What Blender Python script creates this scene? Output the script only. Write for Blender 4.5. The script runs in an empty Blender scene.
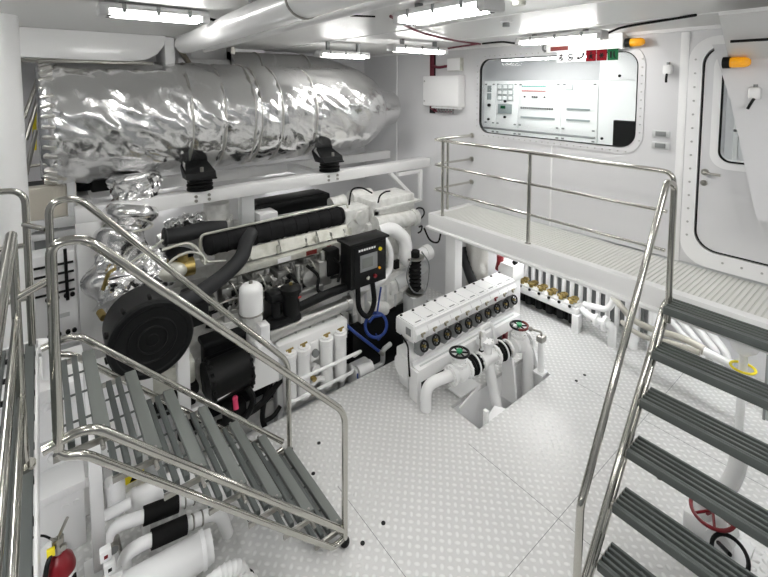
import bpy, bmesh, math, random
from mathutils import Vector, Matrix, noise
random.seed(7)
V = Vector
SC = bpy.context.scene
COL = SC.collection
PI = math.pi
WORLD = {}            # world location of every object when it was built

# ------------------------------------------------------------------ camera (20 mm lens with a downward lens shift)
FOC, PPX, PPY, EYE = 433.5, 384.0, 116.4, 3.35
PITCH, YAW = math.radians(4.144), math.radians(51.478)
CF = V((math.cos(YAW)*math.cos(PITCH), math.sin(YAW)*math.cos(PITCH), -math.sin(PITCH)))
CR = V((math.sin(YAW), -math.cos(YAW), 0))
CU = CR.cross(CF)
CAMLOC = V((0, 0, EYE))
def _ray(x, y): return CF*FOC + CR*(x-PPX) - CU*(y-PPY)
def at_x(x, y, X): d = _ray(x, y); return CAMLOC + d*(X/d.x)          # survey helpers: where a sight line meets a plane of the room
def at_y(x, y, Y): d = _ray(x, y); return CAMLOC + d*(Y/d.y)
def at_z(x, y, Z): d = _ray(x, y); return CAMLOC + d*((Z-EYE)/d.z)
cam_data = bpy.data.cameras.new('camera')
cam = bpy.data.objects.new('camera', cam_data); COL.objects.link(cam)
m = Matrix((CR, CU, -CF)).transposed().to_4x4(); m.translation = CAMLOC
cam.matrix_world = m
cam_data.sensor_width = 36.0
cam_data.lens = FOC/768*36
cam_data.shift_y = -(288.5-PPY)/768
cam_data.clip_start = 0.02
SC.camera = cam

# ------------------------------------------------------------------ materials
def mat(name, col, rough=0.5, metal=0.0, bump=None, coat=0.0, emit=None, noise_col=None, spec=None):
    mt = bpy.data.materials.new(name); mt.use_nodes = True
    nt = mt.node_tree; b = nt.nodes['Principled BSDF']
    b.inputs['Base Color'].default_value = (*col, 1)
    b.inputs['Roughness'].default_value = rough
    b.inputs['Metallic'].default_value = metal
    if coat: b.inputs['Coat Weight'].default_value = coat
    if spec is not None: b.inputs['Specular IOR Level'].default_value = spec
    if emit:
        b.inputs['Emission Color'].default_value = (*emit[0], 1); b.inputs['Emission Strength'].default_value = emit[1]
    tc = nt.nodes.new('ShaderNodeTexCoord')
    if noise_col:
        n = nt.nodes.new('ShaderNodeTexNoise'); n.inputs['Scale'].default_value = noise_col[0]; n.inputs['Detail'].default_value = 4
        r = nt.nodes.new('ShaderNodeMix'); r.data_type = 'RGBA'
        r.inputs[6].default_value = (*col, 1); r.inputs[7].default_value = (*noise_col[1], 1)
        mr = nt.nodes.new('ShaderNodeMapRange'); mr.inputs[1].default_value = .4; mr.inputs[2].default_value = .65
        nt.links.new(tc.outputs['Object'], n.inputs['Vector']); nt.links.new(n.outputs['Fac'], mr.inputs[0])
        nt.links.new(mr.outputs[0], r.inputs[0]); nt.links.new(r.outputs[2], b.inputs['Base Color'])
    if bump:
        n = nt.nodes.new('ShaderNodeTexNoise'); n.inputs['Scale'].default_value = bump[0]; n.inputs['Detail'].default_value = 3
        bp = nt.nodes.new('ShaderNodeBump'); bp.inputs['Strength'].default_value = bump[1]; bp.inputs['Distance'].default_value = bump[2]
        nt.links.new(tc.outputs['Object'], n.inputs['Vector']); nt.links.new(n.outputs['Fac'], bp.inputs['Height'])
        nt.links.new(bp.outputs[0], b.inputs['Normal'])
    return mt
def mathnode(nt, op, a, b=None, c=None):
    n = nt.nodes.new('ShaderNodeMath'); n.operation = op
    for i, v in enumerate((a, b, c)):
        if v is None: continue
        if isinstance(v, (int, float)): n.inputs[i].default_value = v
        else: nt.links.new(v, n.inputs[i])
    return n.outputs[0]
def tread_plate():                      # white painted plate with raised lozenges, alternating in direction
    mt = mat('tread_plate', (.70, .70, .69), .32)
    nt = mt.node_tree; b = nt.nodes['Principled BSDF']
    g = nt.nodes.new('ShaderNodeNewGeometry'); s = nt.nodes.new('ShaderNodeSeparateXYZ'); nt.links.new(g.outputs['Position'], s.inputs[0])
    k = 1/.058
    u = mathnode(nt, 'MULTIPLY', mathnode(nt, 'ADD', s.outputs[0], s.outputs[1]), k*.7071)
    v = mathnode(nt, 'MULTIPLY', mathnode(nt, 'SUBTRACT', s.outputs[0], s.outputs[1]), k*.7071)
    fu, fv = mathnode(nt, 'FLOOR', u), mathnode(nt, 'FLOOR', v)
    par = mathnode(nt, 'FLOORED_MODULO', mathnode(nt, 'ADD', fu, fv), 2.0)
    du = mathnode(nt, 'SUBTRACT', mathnode(nt, 'SUBTRACT', u, fu), .5)
    dv = mathnode(nt, 'SUBTRACT', mathnode(nt, 'SUBTRACT', v, fv), .5)
    su = mathnode(nt, 'ADD', 3.7, mathnode(nt, 'MULTIPLY', par, -1.3))
    sv = mathnode(nt, 'ADD', 2.4, mathnode(nt, 'MULTIPLY', par, 1.3))
    a = mathnode(nt, 'POWER', mathnode(nt, 'MULTIPLY', du, su), 2.0)
    c = mathnode(nt, 'POWER', mathnode(nt, 'MULTIPLY', dv, sv), 2.0)
    h = mathnode(nt, 'SUBTRACT', 1.0, mathnode(nt, 'MINIMUM', mathnode(nt, 'ADD', a, c), 1.0))
    bp = nt.nodes.new('ShaderNodeBump'); bp.inputs['Strength'].default_value = 1; bp.inputs['Distance'].default_value = .004
    nt.links.new(h, bp.inputs['Height']); nt.links.new(bp.outputs[0], b.inputs['Normal'])
    mx = nt.nodes.new('ShaderNodeMix'); mx.data_type = 'RGBA'; nt.links.new(mathnode(nt, 'POWER', h, .6), mx.inputs[0])
    mx.inputs[6].default_value = (.62, .62, .61, 1); mx.inputs[7].default_value = (.78, .78, .77, 1)   # lozenge tops lighter than the plate between
    nt.links.new(mx.outputs[2], b.inputs['Base Color'])
    return mt
WHITE = mat('white_paint', (.88, .88, .875), .3, coat=.15)
WALL = mat('wall_panel_paint', (.70, .70, .71), .38, bump=(3, .1, .01))
CEIL = mat('ceiling_panel_paint', (.72, .72, .71), .35, bump=(2, .1, .01))
SATIN = mat('satin_white', (.88, .88, .88), .45)
LGREY = mat('light_grey_paint', (.58, .59, .59), .4)
MGREY = mat('mid_grey_paint', (.22, .23, .23), .45)
FLOORM = tread_plate()
WELLM = mat('bilge_plate_grey', (.62, .63, .64), .4, noise_col=(3, (.55, .56, .57)))
DECKM = mat('grating_cream_grey', (.62, .62, .585), .6)
DECKB = mat('grating_bar', (.74, .74, .71), .55)
STEEL = mat('stainless_tube', (.56, .55, .505), .13, 1.0)
STEELD = mat('brushed_steel', (.40, .39, .36), .32, 1.0)
TREAD = mat('grey_grp_tread', (.095, .107, .102), .5, bump=(60, .15, .002))
TREADT = mat('grey_tread_nosing', (.165, .178, .168), .5, bump=(70, .15, .002))
FOIL = mat('silver_foil', (.80, .80, .80), .21, .97, bump=(11, .32, .02))
FOILD = mat('silver_foil_seam', (.62, .61, .58), .35, .8, bump=(40, .5, .01))
BLACK = mat('black_rubber', (.006, .006, .006), .6, spec=.2)
BLACKP = mat('black_plastic', (.007, .0075, .0075), .42, spec=.2)
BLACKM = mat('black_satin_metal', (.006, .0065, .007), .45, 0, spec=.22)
QUILT = mat('black_quilted_lagging', (.016, .016, .017), .8, spec=.15, bump=(30, .5, .01))
HOSEG = mat('dark_grey_hose', (.032, .033, .035), .5, spec=.25)
ALU = mat('cast_aluminium', (.50, .50, .485), .33, .9, bump=(50, .2, .004))
ENGW = mat('engine_white', (.78, .78, .755), .35, noise_col=(14, (.66, .66, .63)))
CREAM = mat('cream_shield', (.66, .66, .60), .35, .35, noise_col=(9, (.5, .5, .44)))
BRASS = mat('brass', (.42, .32, .12), .35, 1.0)
RED = mat('red_paint', (.20, .004, .010), .35)
REDW = mat('red_cable', (.14, .012, .028), .5)
REDD = mat('dull_red', (.17, .02, .014), .5)
PINK = mat('pink_cap', (.75, .06, .16), .4)
GREEN = mat('green_hub', (.02, .33, .12), .4)
BLUE = mat('blue_hose', (.012, .045, .24), .4)
YELLOW = mat('yellow_sign', (.85, .70, .02), .5)
BEIGE = mat('beige_ribbed', (.62, .59, .52), .6)
BEIGEH = mat('beige_hose', (.52, .50, .44), .5)
AMBER = mat('amber_lens', (.85, .38, .005), .15, coat=.6, emit=((1, .40, .0), .12))
TUBE = mat('lit_tube', (1, 1, 1), .3, emit=((1, .985, .96), 20.0))
TUBEB = mat('added_bulkhead_tube', (1, 1, 1), .3, emit=((1, .99, .97), 9.0))
TUBEC = mat('lit_control_room_tube', (1, 1, 1), .3, emit=((1, 1, .99), 11.0))
TUBEU = mat('added_underdeck_tube', (1, 1, 1), .3, emit=((1, 1, 1), 22.0))
CLEARP = mat('lamp_body_grey', (.62, .62, .62), .3)
SIGNR = mat('sign_red', (.13, .004, .008), .6, spec=.05)
SIGNG = mat('sign_green', (.010, .08, .03), .6, spec=.05)
SIGNK = mat('sign_ink', (.01, .01, .01), .6, spec=.05)
LATCH = mat('pale_brass_latch', (.34, .31, .22), .45, .3)
BOARD = mat('switchboard_white', (.86, .868, .865), .4)
BOARDG = mat('switchboard_grey', (.30, .34, .34), .4)
TEAL = mat('teal_lens', (.04, .42, .36), .3)
REDL = mat('red_lens', (.5, .06, .05), .3)
SCREEN = mat('lcd_screen', (.20, .21, .20), .2)
def glass():
    mt = bpy.data.materials.new('window_glass'); mt.use_nodes = True; nt = mt.node_tree
    for n in list(nt.nodes): nt.nodes.remove(n)
    o = nt.nodes.new('ShaderNodeOutputMaterial'); t = nt.nodes.new('ShaderNodeBsdfTransparent'); g = nt.nodes.new('ShaderNodeBsdfGlossy'); mx = nt.nodes.new('ShaderNodeMixShader')
    t.inputs[0].default_value = (.98, .993, .99, 1); g.inputs['Roughness'].default_value = .03
    f = nt.nodes.new('ShaderNodeFresnel'); f.inputs[0].default_value = 1.16
    nt.links.new(f.outputs[0], mx.inputs[0]); nt.links.new(t.outputs[0], mx.inputs[1]); nt.links.new(g.outputs[0], mx.inputs[2]); nt.links.new(mx.outputs[0], o.inputs[0])
    return mt
GLASS = glass()
WALLD = mat('unseen_bulkhead_dark', (.30, .31, .32), .45)  # unseen bulkheads kept dark for contrast in the steel reflections

# ------------------------------------------------------------------ mesh builder
class MB:
    def __init__(s): s.bm = bmesh.new()
    def _join(s, b):
        me = bpy.data.meshes.new('t'); b.to_mesh(me); b.free(); s.bm.from_mesh(me); bpy.data.meshes.remove(me)
    def box(s, lo, hi, bev=0, rot=None, seg=2):
        lo, hi = V(lo), V(hi); c = (lo+hi)/2; d = hi-lo
        b = bmesh.new(); bmesh.ops.create_cube(b, size=1)
        for v in b.verts: v.co = V((v.co.x*d.x, v.co.y*d.y, v.co.z*d.z))
        if bev: bmesh.ops.bevel(b, geom=b.edges[:], offset=min(bev, .49*min(abs(d.x), abs(d.y), abs(d.z))), segments=seg, affect='EDGES', profile=.5)
        M = Matrix.Translation(c) @ (rot.to_4x4() if rot else Matrix.Identity(4))
        b.transform(M); s._join(b); return s
    def obox(s, p0, p1, w, h, bev=0, up=(0, 0, 1)):       # bar from p0 to p1
        p0, p1 = V(p0), V(p1); d = p1-p0; L = d.length; x = d.normalized(); u = V(up)
        y = u.cross(x)
        if y.length < 1e-4: y = V((0, 1, 0)).cross(x)
        y.normalize(); z = x.cross(y)
        R = Matrix((x, y, z)).transposed()
        c = (p0+p1)/2
        return s.box(c-V((L/2, w/2, h/2)), c+V((L/2, w/2, h/2)), bev, R)
    def cyl(s, p0, p1, r, r2=None, seg=20, cap=True):
        p0, p1 = V(p0), V(p1); d = p1-p0; r2 = r if r2 is None else r2
        b = bmesh.new(); bmesh.ops.create_cone(b, cap_ends=cap, segments=seg, radius1=r, radius2=r2, depth=d.length)
        M = Matrix.Translation((p0+p1)/2) @ d.to_track_quat('Z', 'Y').to_matrix().to_4x4()
        b.transform(M); s._join(b); return s
    def sph(s, c, r, sc=(1, 1, 1), u=16, v=10):
        b = bmesh.new(); bmesh.ops.create_uvsphere(b, u_segments=u, v_segments=v, radius=r)
        b.transform(Matrix.Translation(V(c)) @ Matrix.Diagonal((*sc, 1))); s._join(b); return s
    def lathe(s, o, axis, prof, seg=32, fn=None):          # prof: (distance along axis, radius)
        o = V(o); ax = V(axis).normalized(); q = ax.to_track_quat('Z', 'Y'); b = s.bm
        rings = []
        for (t, r) in prof:
            if r < 1e-5: rings.append([b.verts.new(o+ax*t)])
            else:
                rr = []
                for i in range(seg):
                    a = 2*PI*i/seg; rad = r+(fn(t, a) if fn else 0)
                    rr.append(b.verts.new(o+ax*t+q @ V((math.cos(a)*rad, math.sin(a)*rad, 0))))
                rings.append(rr)
        for A, B in zip(rings, rings[1:]):
            for i in range(seg):
                j = (i+1) % seg
                try:
                    if len(A) == 1 and len(B) == 1: pass
                    elif len(A) == 1: b.faces.new((A[0], B[j], B[i]))
                    elif len(B) == 1: b.faces.new((A[i], A[j], B[0]))
                    else: b.faces.new((A[i], A[j], B[j], B[i]))
                except ValueError: pass
        for R, fl in ((rings[0], True), (rings[-1], False)):
            if len(R) > 2:
                try: b.faces.new(R[::-1] if fl else R)
                except ValueError: pass
        return s
    def torus(s, c, axis, R, r, seg=28, ms=8):
        q = V(axis).normalized().to_track_quat('Z', 'Y'); c = V(c)
        pts = [c+q @ V((math.cos(2*PI*i/seg)*R, math.sin(2*PI*i/seg)*R, 0)) for i in range(seg)]
        return s._sweep(pts, r, ms, True)
    def _sweep(s, pts, r, ms, closed=False):
        b = s.bm; n = len(pts); rings = []; ref = None
        for i in range(n):
            if closed: t = pts[(i+1) % n]-pts[i-1]
            else: t = pts[min(i+1, n-1)]-pts[max(i-1, 0)]
            t.normalize()
            if ref is None:
                ref = V((0, 0, 1)) if abs(t.z) < .9 else V((1, 0, 0))
            ref = (ref-t*ref.dot(t))
            if ref.length < 1e-5: ref = t.orthogonal()
            ref.normalize(); bi = t.cross(ref)
            rr = r(i/(n-1)) if callable(r) else r
            rings.append([b.verts.new(pts[i]+ref*math.cos(2*PI*k/ms)*rr+bi*math.sin(2*PI*k/ms)*rr) for k in range(ms)])
        m_ = n if closed else n-1
        off = 0
        if closed:
            best = 1e9
            for o in range(ms):
                dd = (rings[0][o].co-rings[-1][0].co).length
                if dd < best: best, off = dd, o
        for i in range(m_):
            A, B = rings[i], rings[(i+1) % n]; of = off if (closed and i == n-1) else 0
            for k in range(ms):
                b.faces.new((A[k], A[(k+1) % ms], B[(k+1+of) % ms], B[(k+of) % ms]))
        if not closed:
            b.faces.new(rings[0][::-1]); b.faces.new(rings[-1])
        return s
    def tube(s, pts, r, fil=0, ms=12, n=6):                # polyline with rounded corners
        pts = [V(p) for p in pts]; out = [pts[0]]
        for i in range(1, len(pts)-1):
            a, p, c = pts[i-1], pts[i], pts[i+1]
            d = min(fil, (a-p).length*.48, (c-p).length*.48)
            if d < 1e-4: out.append(p); continue
            s0, s1 = p+(a-p).normalized()*d, p+(c-p).normalized()*d
            for k in range(n+1):
                t = k/n; out.append(s0*(1-t)**2+p*2*t*(1-t)+s1*t*t)
        out.append(pts[-1])
        return s._sweep(out, r, ms)
    def spline(s, pts, r, ms=10, n=8):                     # smooth curve through the points
        P = [V(p) for p in pts]; P = [P[0]*2-P[1]]+P+[P[-1]*2-P[-2]]; out = []
        for i in range(1, len(P)-2):
            for k in range(n):
                t = k/n; a, b_, c, d = P[i-1], P[i], P[i+1], P[i+2]
                out.append(.5*((2*b_)+(c-a)*t+(2*a-5*b_+4*c-d)*t*t+(3*b_-a-3*c+d)*t**3))
        out.append(P[-2]); return s._sweep(out, r, ms)
    def prism(s, poly, d):                                 # polygon (3-D points) pushed along d
        b = s.bm; d = V(d); A = [b.verts.new(V(p)) for p in poly]; B = [b.verts.new(V(p)+d) for p in poly]; n = len(poly)
        b.faces.new(A[::-1]); b.faces.new(B)
        for i in range(n): b.faces.new((A[i], A[(i+1) % n], B[(i+1) % n], B[i]))
        return s
    def flange(s, c, axis, R, t, bolts=8, br=None):
        c = V(c); ax = V(axis).normalized(); s.cyl(c-ax*t/2, c+ax*t/2, R, seg=28); q = ax.to_track_quat('Z', 'Y')
        for i in range(bolts):
            a = 2*PI*(i+.5)/bolts; p = c+q @ V((math.cos(a)*R*.8, math.sin(a)*R*.8, 0))
            s.cyl(p-ax*(t*.5+.012), p+ax*(t*.5+.012), br or R*.1, seg=6)
        return s
    def build(s, name, material, parent=None, sm=38):
        b = s.bm; bmesh.ops.recalc_face_normals(b, faces=b.faces[:])
        groups = _pieces(b) if parent else [None]
        if len(groups) > 1 and name.endswith('s') and not name.endswith('ss'): name = name[:-1]     # bolts -> bolt, bolt.001 ...
        first = None
        for g in groups:
            bb = b if g is None else b.copy()
            if g is not None:
                bb.verts.index_update()
                bmesh.ops.delete(bb, geom=[v for v in bb.verts if v.index not in g], context='VERTS')
            o = _link(bb, name, material, parent, sm); first = first or o
        if groups[0] is not None: b.free()
        return first
def _pieces(b):                                            # far-apart pieces of one builder become objects of their own
    b.verts.index_update(); b.verts.ensure_lookup_table(); seen = set(); isl = []
    for v in b.verts:
        if v.index in seen: continue
        st, mem = [v], []; seen.add(v.index)
        while st:
            q = st.pop(); mem.append(q)
            for e in q.link_edges:
                w = e.other_vert(q)
                if w.index not in seen: seen.add(w.index); st.append(w)
        isl.append((mem, [min(x.co[i] for x in mem) for i in range(3)], [max(x.co[i] for x in mem) for i in range(3)]))
    n = len(isl)
    if n == 1 or n > 90: return [None]
    par = list(range(n))
    def root(i):
        while par[i] != i: i = par[i]
        return i
    for i in range(n):
        for j in range(i):
            gap = math.sqrt(sum(max(0, isl[j][1][k]-isl[i][2][k], isl[i][1][k]-isl[j][2][k])**2 for k in range(3)))
            sz = max(max(isl[t][2][k]-isl[t][1][k] for k in range(3)) for t in (i, j))
            if gap <= max(.02, .5*sz): par[root(i)] = root(j)
    gr = {}
    for i in range(n): gr.setdefault(root(i), set()).update(v.index for v in isl[i][0])
    return [None] if len(gr) == 1 else list(gr.values())
def _link(b, name, material, parent, sm):
    lo = V((min(v.co.x for v in b.verts), min(v.co.y for v in b.verts), min(v.co.z for v in b.verts)))
    hi = V((max(v.co.x for v in b.verts), max(v.co.y for v in b.verts), max(v.co.z for v in b.verts)))
    c = (lo+hi)/2; c.z = lo.z
    for v in b.verts: v.co -= c
    for f in b.faces: f.smooth = True
    me = bpy.data.meshes.new(name); b.to_mesh(me); b.free()
    me.set_sharp_from_angle(angle=math.radians(sm)); me.materials.append(material)
    o = bpy.data.objects.new(name, me); COL.objects.link(o); o.location = c; WORLD[o.name] = c
    if parent: o.parent = parent; o.matrix_parent_inverse = Matrix.Translation(-WORLD[parent.name])
    return o
def tag(o, label, cat, group=None, kind=None):
    o['label'] = label; o['category'] = cat
    if group: o['group'] = group
    if kind: o['kind'] = kind
    return o
def thing(name, label, cat, loc, group=None):
    o = bpy.data.objects.new(name, None); COL.objects.link(o); o.location = loc; WORLD[o.name] = V(loc)
    o.empty_display_size = .1
    return tag(o, label, cat, group)
def struct(o, label=None):
    o['kind'] = 'structure'
    if label: o['label'] = label
    return o
def dup(root, loc, rz=0, label=None):
    def rec(o, par):
        c = o.copy(); COL.objects.link(c); c.parent = par; c.matrix_parent_inverse = o.matrix_parent_inverse.copy(); WORLD[c.name] = WORLD[o.name]
        for ch in o.children: rec(ch, c)
        return c
    r = rec(root, None); r.location = loc; r.rotation_euler = (0, 0, rz)
    if label: r['label'] = label
    return r
def part(parent, name, material, label=None):               # context-free shortcut: returns (builder, finish)
    b = MB()
    def fin():
        o = b.build(name, material, parent)
        if label: o['label'] = label
        return o
    return b, fin
# ================================================================== SETTING
XW, CZ, PZ = 4.93, 3.9, 1.6       # window bulkhead, deckhead, walkway level
def slabs(cells, z0, z1, holes):
    xs = sorted({c for r in cells+holes for c in r[:2]}); ys = sorted({c for r in cells+holes for c in r[2:]})
    b = bmesh.new(); vd = {}
    def inside(x, y, L): return any(r[0] < x < r[1] and r[2] < y < r[3] for r in L)
    def vv(x, y, z):
        k = (round(x, 4), round(y, 4), z)
        if k not in vd: vd[k] = b.verts.new((x, y, z))
        return vd[k]
    ok = {}
    for i in range(len(xs)-1):
        for j in range(len(ys)-1):
            ok[i, j] = inside((xs[i]+xs[i+1])/2, (ys[j]+ys[j+1])/2, cells) and not inside((xs[i]+xs[i+1])/2, (ys[j]+ys[j+1])/2, holes)
    for (i, j), t in ok.items():
        if not t: continue
        x0, x1, y0, y1 = xs[i], xs[i+1], ys[j], ys[j+1]
        b.faces.new((vv(x0, y0, z1), vv(x1, y0, z1), vv(x1, y1, z1), vv(x0, y1, z1)))
        b.faces.new((vv(x0, y1, z0), vv(x1, y1, z0), vv(x1, y0, z0), vv(x0, y0, z0)))
        for di, dj, a, c in ((-1, 0, (x0, y1), (x0, y0)), (1, 0, (x1, y0), (x1, y1)), (0, -1, (x0, y0), (x1, y0)), (0, 1, (x1, y1), (x0, y1))):
            if not ok.get((i+di, j+dj), False):
                b.faces.new((vv(*a, z0), vv(*a, z1), vv(*c, z1), vv(*c, z0))[::-1])
    M_ = MB(); M_._join(b); return M_
floor = struct(slabs([[-1.6, 6.3, -1.6, 6.8]], -.04, 0, [[.55, 4.6, 3.88, 6.6], [3.22, 4.5, 2.55, 2.93]]).build('floor', FLOORM), 'white tread plate floor')
w = MB(); w.box((-1.6, -1.6, -.72), (6.3, 6.8, -.68)); well = struct(w.build('floor', WELLM), 'grey bilge plating in the recess below the engine')
w = MB()
w.box((.5, 3.84, -.68), (4.65, 3.88, -.04)); w.box((.5, 6.6, -.68), (4.65, 6.64, -.04)); w.box((.5, 3.88, -.68), (.55, 6.6, -.04)); w.box((4.6, 3.88, -.68), (4.65, 6.6, -.04))
struct(w.build('trim_1', SATIN), 'white curb around the engine recess')
w = MB(); w.box((.55, 3.90, -.36), (4.6, 4.50, -.33)); struct(w.build('floor', WELLM), 'smooth grey ledge plate between the floor edge and the engine')
w = MB()
w.box((3.18, 2.51, -.68), (4.54, 2.55, -.04)); w.box((3.18, 2.93, -.68), (4.54, 2.97, -.04)); w.box((3.18, 2.55, -.68), (3.22, 2.93, -.04)); w.box((4.5, 2.55, -.68), (4.54, 2.93, -.04))
struct(w.build('trim_2', SATIN), 'white curb around the pipe pit')
w = MB(); w.box((-1.7, 6.8, -.72), (XW, 6.9, CZ+.1)); struct(w.build('wall_back', WALL))
w = MB(); w.box((-1.7, -1.7, -.72), (-1.6, 6.9, CZ+.1)); struct(w.build('wall_left', WALLD))
w = MB(); w.box((-1.7, -1.7, -.72), (8.3, -1.6, CZ+.1)); struct(w.build('wall_front', WALLD))
# window bulkhead: upper sheet with the window opening, lower sheet only behind the engine
WY0, WY1, WZ0, WZ1 = 1.90, 4.00, 2.665, 3.72
def rrect(y0, y1, z0, z1, r, n=8, X=0):
    out = []
    for cy_, cz_, a0 in ((y1-r, z1-r, 0), (y0+r, z1-r, PI/2), (y0+r, z0+r, PI), (y1-r, z0+r, 3*PI/2)):
        for k in range(n+1):
            a = a0+PI/2*k/n; out.append(V((X, cy_+r*math.cos(a), cz_+r*math.sin(a))))
    return out
w = MB()
hr = .17
for (ya, yb, za, zb) in ((WY1, 6.8, 1.605, CZ), (-1.6, .62, 1.605, CZ), (1.165, WY0, 1.605, CZ), (.62, 1.165, 1.605, 2.66), (.62, 1.165, 3.58, CZ), (WY0, WY1, 1.605, WZ0), (WY0, WY1, WZ1, CZ)): w.box((XW, ya, za), (XW+.06, yb, zb))
for (yc, zc, sy, sz) in ((WY0, WZ0, 1, 1), (WY1, WZ0, -1, 1), (WY0, WZ1, 1, -1), (WY1, WZ1, -1, -1)):
    arc = [V((XW, yc+sy*hr*(1-math.cos(PI/2*k/8)), zc+sz*hr*(1-math.sin(PI/2*k/8)))) for k in range(9)]
    for p, q in zip(arc, arc[1:]): w.prism([V((XW, yc, zc)), p, q], (.06, 0, 0))
w.box((XW, 4.06, -.72), (XW+.06, 6.8, 1.605))
wall_right = struct(w.build('wall_right', WALL))
w = MB(); w.box((6.3, -1.6, -.72), (6.4, 4.1, 1.45)); w.box((XW+.06, 4.06, -.72), (6.4, 4.12, 1.45)); struct(w.build('wall_right', WALL), 'white bulkhead in the space below the walkway')
w = MB(); w.box((-1.7, -1.7, CZ), (8.3, 6.9, CZ+.1))
ceiling = struct(w.build('ceiling', CEIL))
for x0 in (1.25, 2.9):                                       # deckhead panel joints
    b, f = part(ceiling, 'panel_joint', SATIN); b.box((x0, -1.5, CZ-.006), (x0+.03, 6.8, CZ)); f()
b, f = part(ceiling, 'panel_joint', SATIN); b.box((XW-.9, -1.5, CZ-.006), (XW-.87, 5.0, CZ)); f()
for nm, y, ww in (('panel_joint', 1.50, .07), ('panel_joint', 2.86, .02), ('panel_joint', 5.83, .03)):
    b, f = part(wall_right, nm, SATIN); b.box((XW-.012, y-ww/2, PZ), (XW, y+ww/2, WZ0-.07 if WY0 < y < WY1 else CZ-.04), .004); f()
w = MB(); w.prism([(XW, -1.6, CZ), (XW, 6.8, CZ), (XW-.05, 6.8, CZ), (XW-.05, -1.6, CZ)], (0, 0, -.03)); struct(w.build('trim_3', SATIN), 'white trim where the window bulkhead meets the deckhead')
# window: rubber seal, bolted frame ring, pane
win = MB()
def ring(w, inner, outer, X0, X1):
    b = w.bm; n = len(inner)
    L = [[b.verts.new((X, p.y, p.z)) for p in P] for X in (X0, X1) for P in (inner, outer)]
    for i in range(n):
        j = (i+1) % n
        for A, B in ((L[0], L[1]), (L[1], L[3]), (L[3], L[2]), (L[2], L[0])): b.faces.new((A[i], A[j], B[j], B[i]))
ring(win, rrect(WY0+.012, WY1-.012, WZ0+.012, WZ1-.012, .16), rrect(WY0-.06, WY1+.06, WZ0-.06, WZ1+.06, .22), XW-.010, XW+.002)
wfr = struct(win.build('window_1', WALL), 'bolted white frame of the control room window')
b, f = part(wfr, 'window_seal', BLACK); ring(b, rrect(WY0+.018, WY1-.018, WZ0+.018, WZ1-.018, .155), rrect(WY0+.010, WY1-.010, WZ0+.010, WZ1-.010, .162), XW-.016, XW+.03); f()
b, f = part(wfr, 'window_pane', GLASS); b.prism(rrect(WY0+.008, WY1-.008, WZ0+.008, WZ1-.008, .165, X=XW+.012), (.008, 0, 0)); f()
b, f = part(wfr, 'frame_bolts', ALU)
for k in range(24):
    y = WY0+.1+(WY1-WY0-.2)*k/23
    for z in (WZ0-.03, WZ1+.03): b.cyl((XW-.02, y, z), (XW-.012, y, z), .008, seg=8)
for k in range(11):
    z = WZ0+.1+(WZ1-WZ0-.2)*k/10
    for y in (WY0-.03, WY1+.03): b.cyl((XW-.02, y, z), (XW-.012, y, z), .008, seg=8)
f()
# control room behind the window
w = MB(); w.box((XW+.02, -1.6, 1.45), (8.2, 6.9, 1.55)); struct(w.build('floor', LGREY), 'control room floor behind the window')
w = MB(); w.box((8.2, -1.6, 1.45), (8.3, 6.9, CZ)); w.box((XW+.07, 6.8, 1.45), (8.2, 6.9, CZ)); struct(w.build('wall_back', WALL), 'pale far wall of the control room')
# door with its recessed coaming
DY1, DY0, DZ0, DZ1 = 1.315, .33, 1.80, 3.70
dr = MB(); ring(dr, rrect(.62, 1.165, 2.66, 3.58, .09), rrect(DY0, DY1, DZ0, DZ1, .17), XW-.055, XW-.001); door = struct(dr.build('door_1', WALL), 'white watertight door with window')
b, f = part(door, 'door_frame', SATIN); ring(b, rrect(DY0-.02, DY1+.02, DZ0-.02, DZ1+.02, .18), rrect(DY0-.15, DY1+.13, DZ0-.17, DZ1+.1, .22), XW-.06, XW); f()
b, f = part(door, 'door_seal', BLACK); ring(b, rrect(DY0-.002, DY1+.002, DZ0-.002, DZ1+.002, .17), rrect(DY0-.011, DY1+.011, DZ0-.011, DZ1+.011, .178), XW-.058, XW-.002); f()
b, f = part(door, 'door_window', GLASS); b.prism(rrect(.62, 1.165, 2.66, 3.58, .09, X=XW-.064), (.008, 0, 0)); f()
b, f = part(door, 'window_seal', BLACK); ring(b, rrect(.62, 1.165, 2.66, 3.58, .09), rrect(.605, 1.18, 2.645, 3.595, .1), XW-.068, XW-.05); f()
b, f = part(door, 'window_surround', SATIN); ring(b, rrect(.605, 1.18, 2.645, 3.595, .1), rrect(.54, 1.245, 2.58, 3.66, .14), XW-.06, XW-.052); f()
b, f = part(door, 'door_handle', STEELD); b.cyl((XW-.075, 1.27, 2.535), (XW-.055, 1.27, 2.535), .03); b.tube([(XW-.07, 1.27, 2.535), (XW-.115, 1.27, 2.535), (XW-.115, 1.14, 2.53)], .011, .02); f()
b, f = part(door, 'key_escutcheon', STEELD); b.cyl((XW-.07, 1.275, 2.43), (XW-.055, 1.275, 2.43), .028); b.cyl((XW-.08, 1.275, 2.43), (XW-.07, 1.275, 2.43), .012); f()
b, f = part(door, 'frame_bolts', ALU)
for k in range(14): b.cyl((XW-.066, DY1+.075, 1.9+k*.13), (XW-.058, DY1+.075, 1.9+k*.13), .01, seg=8)
for k in range(6): b.cyl((XW-.066, 1.1-k*.14, DZ0-.09), (XW-.058, 1.1-k*.14, DZ0-.09), .01, seg=8)
f()
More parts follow.
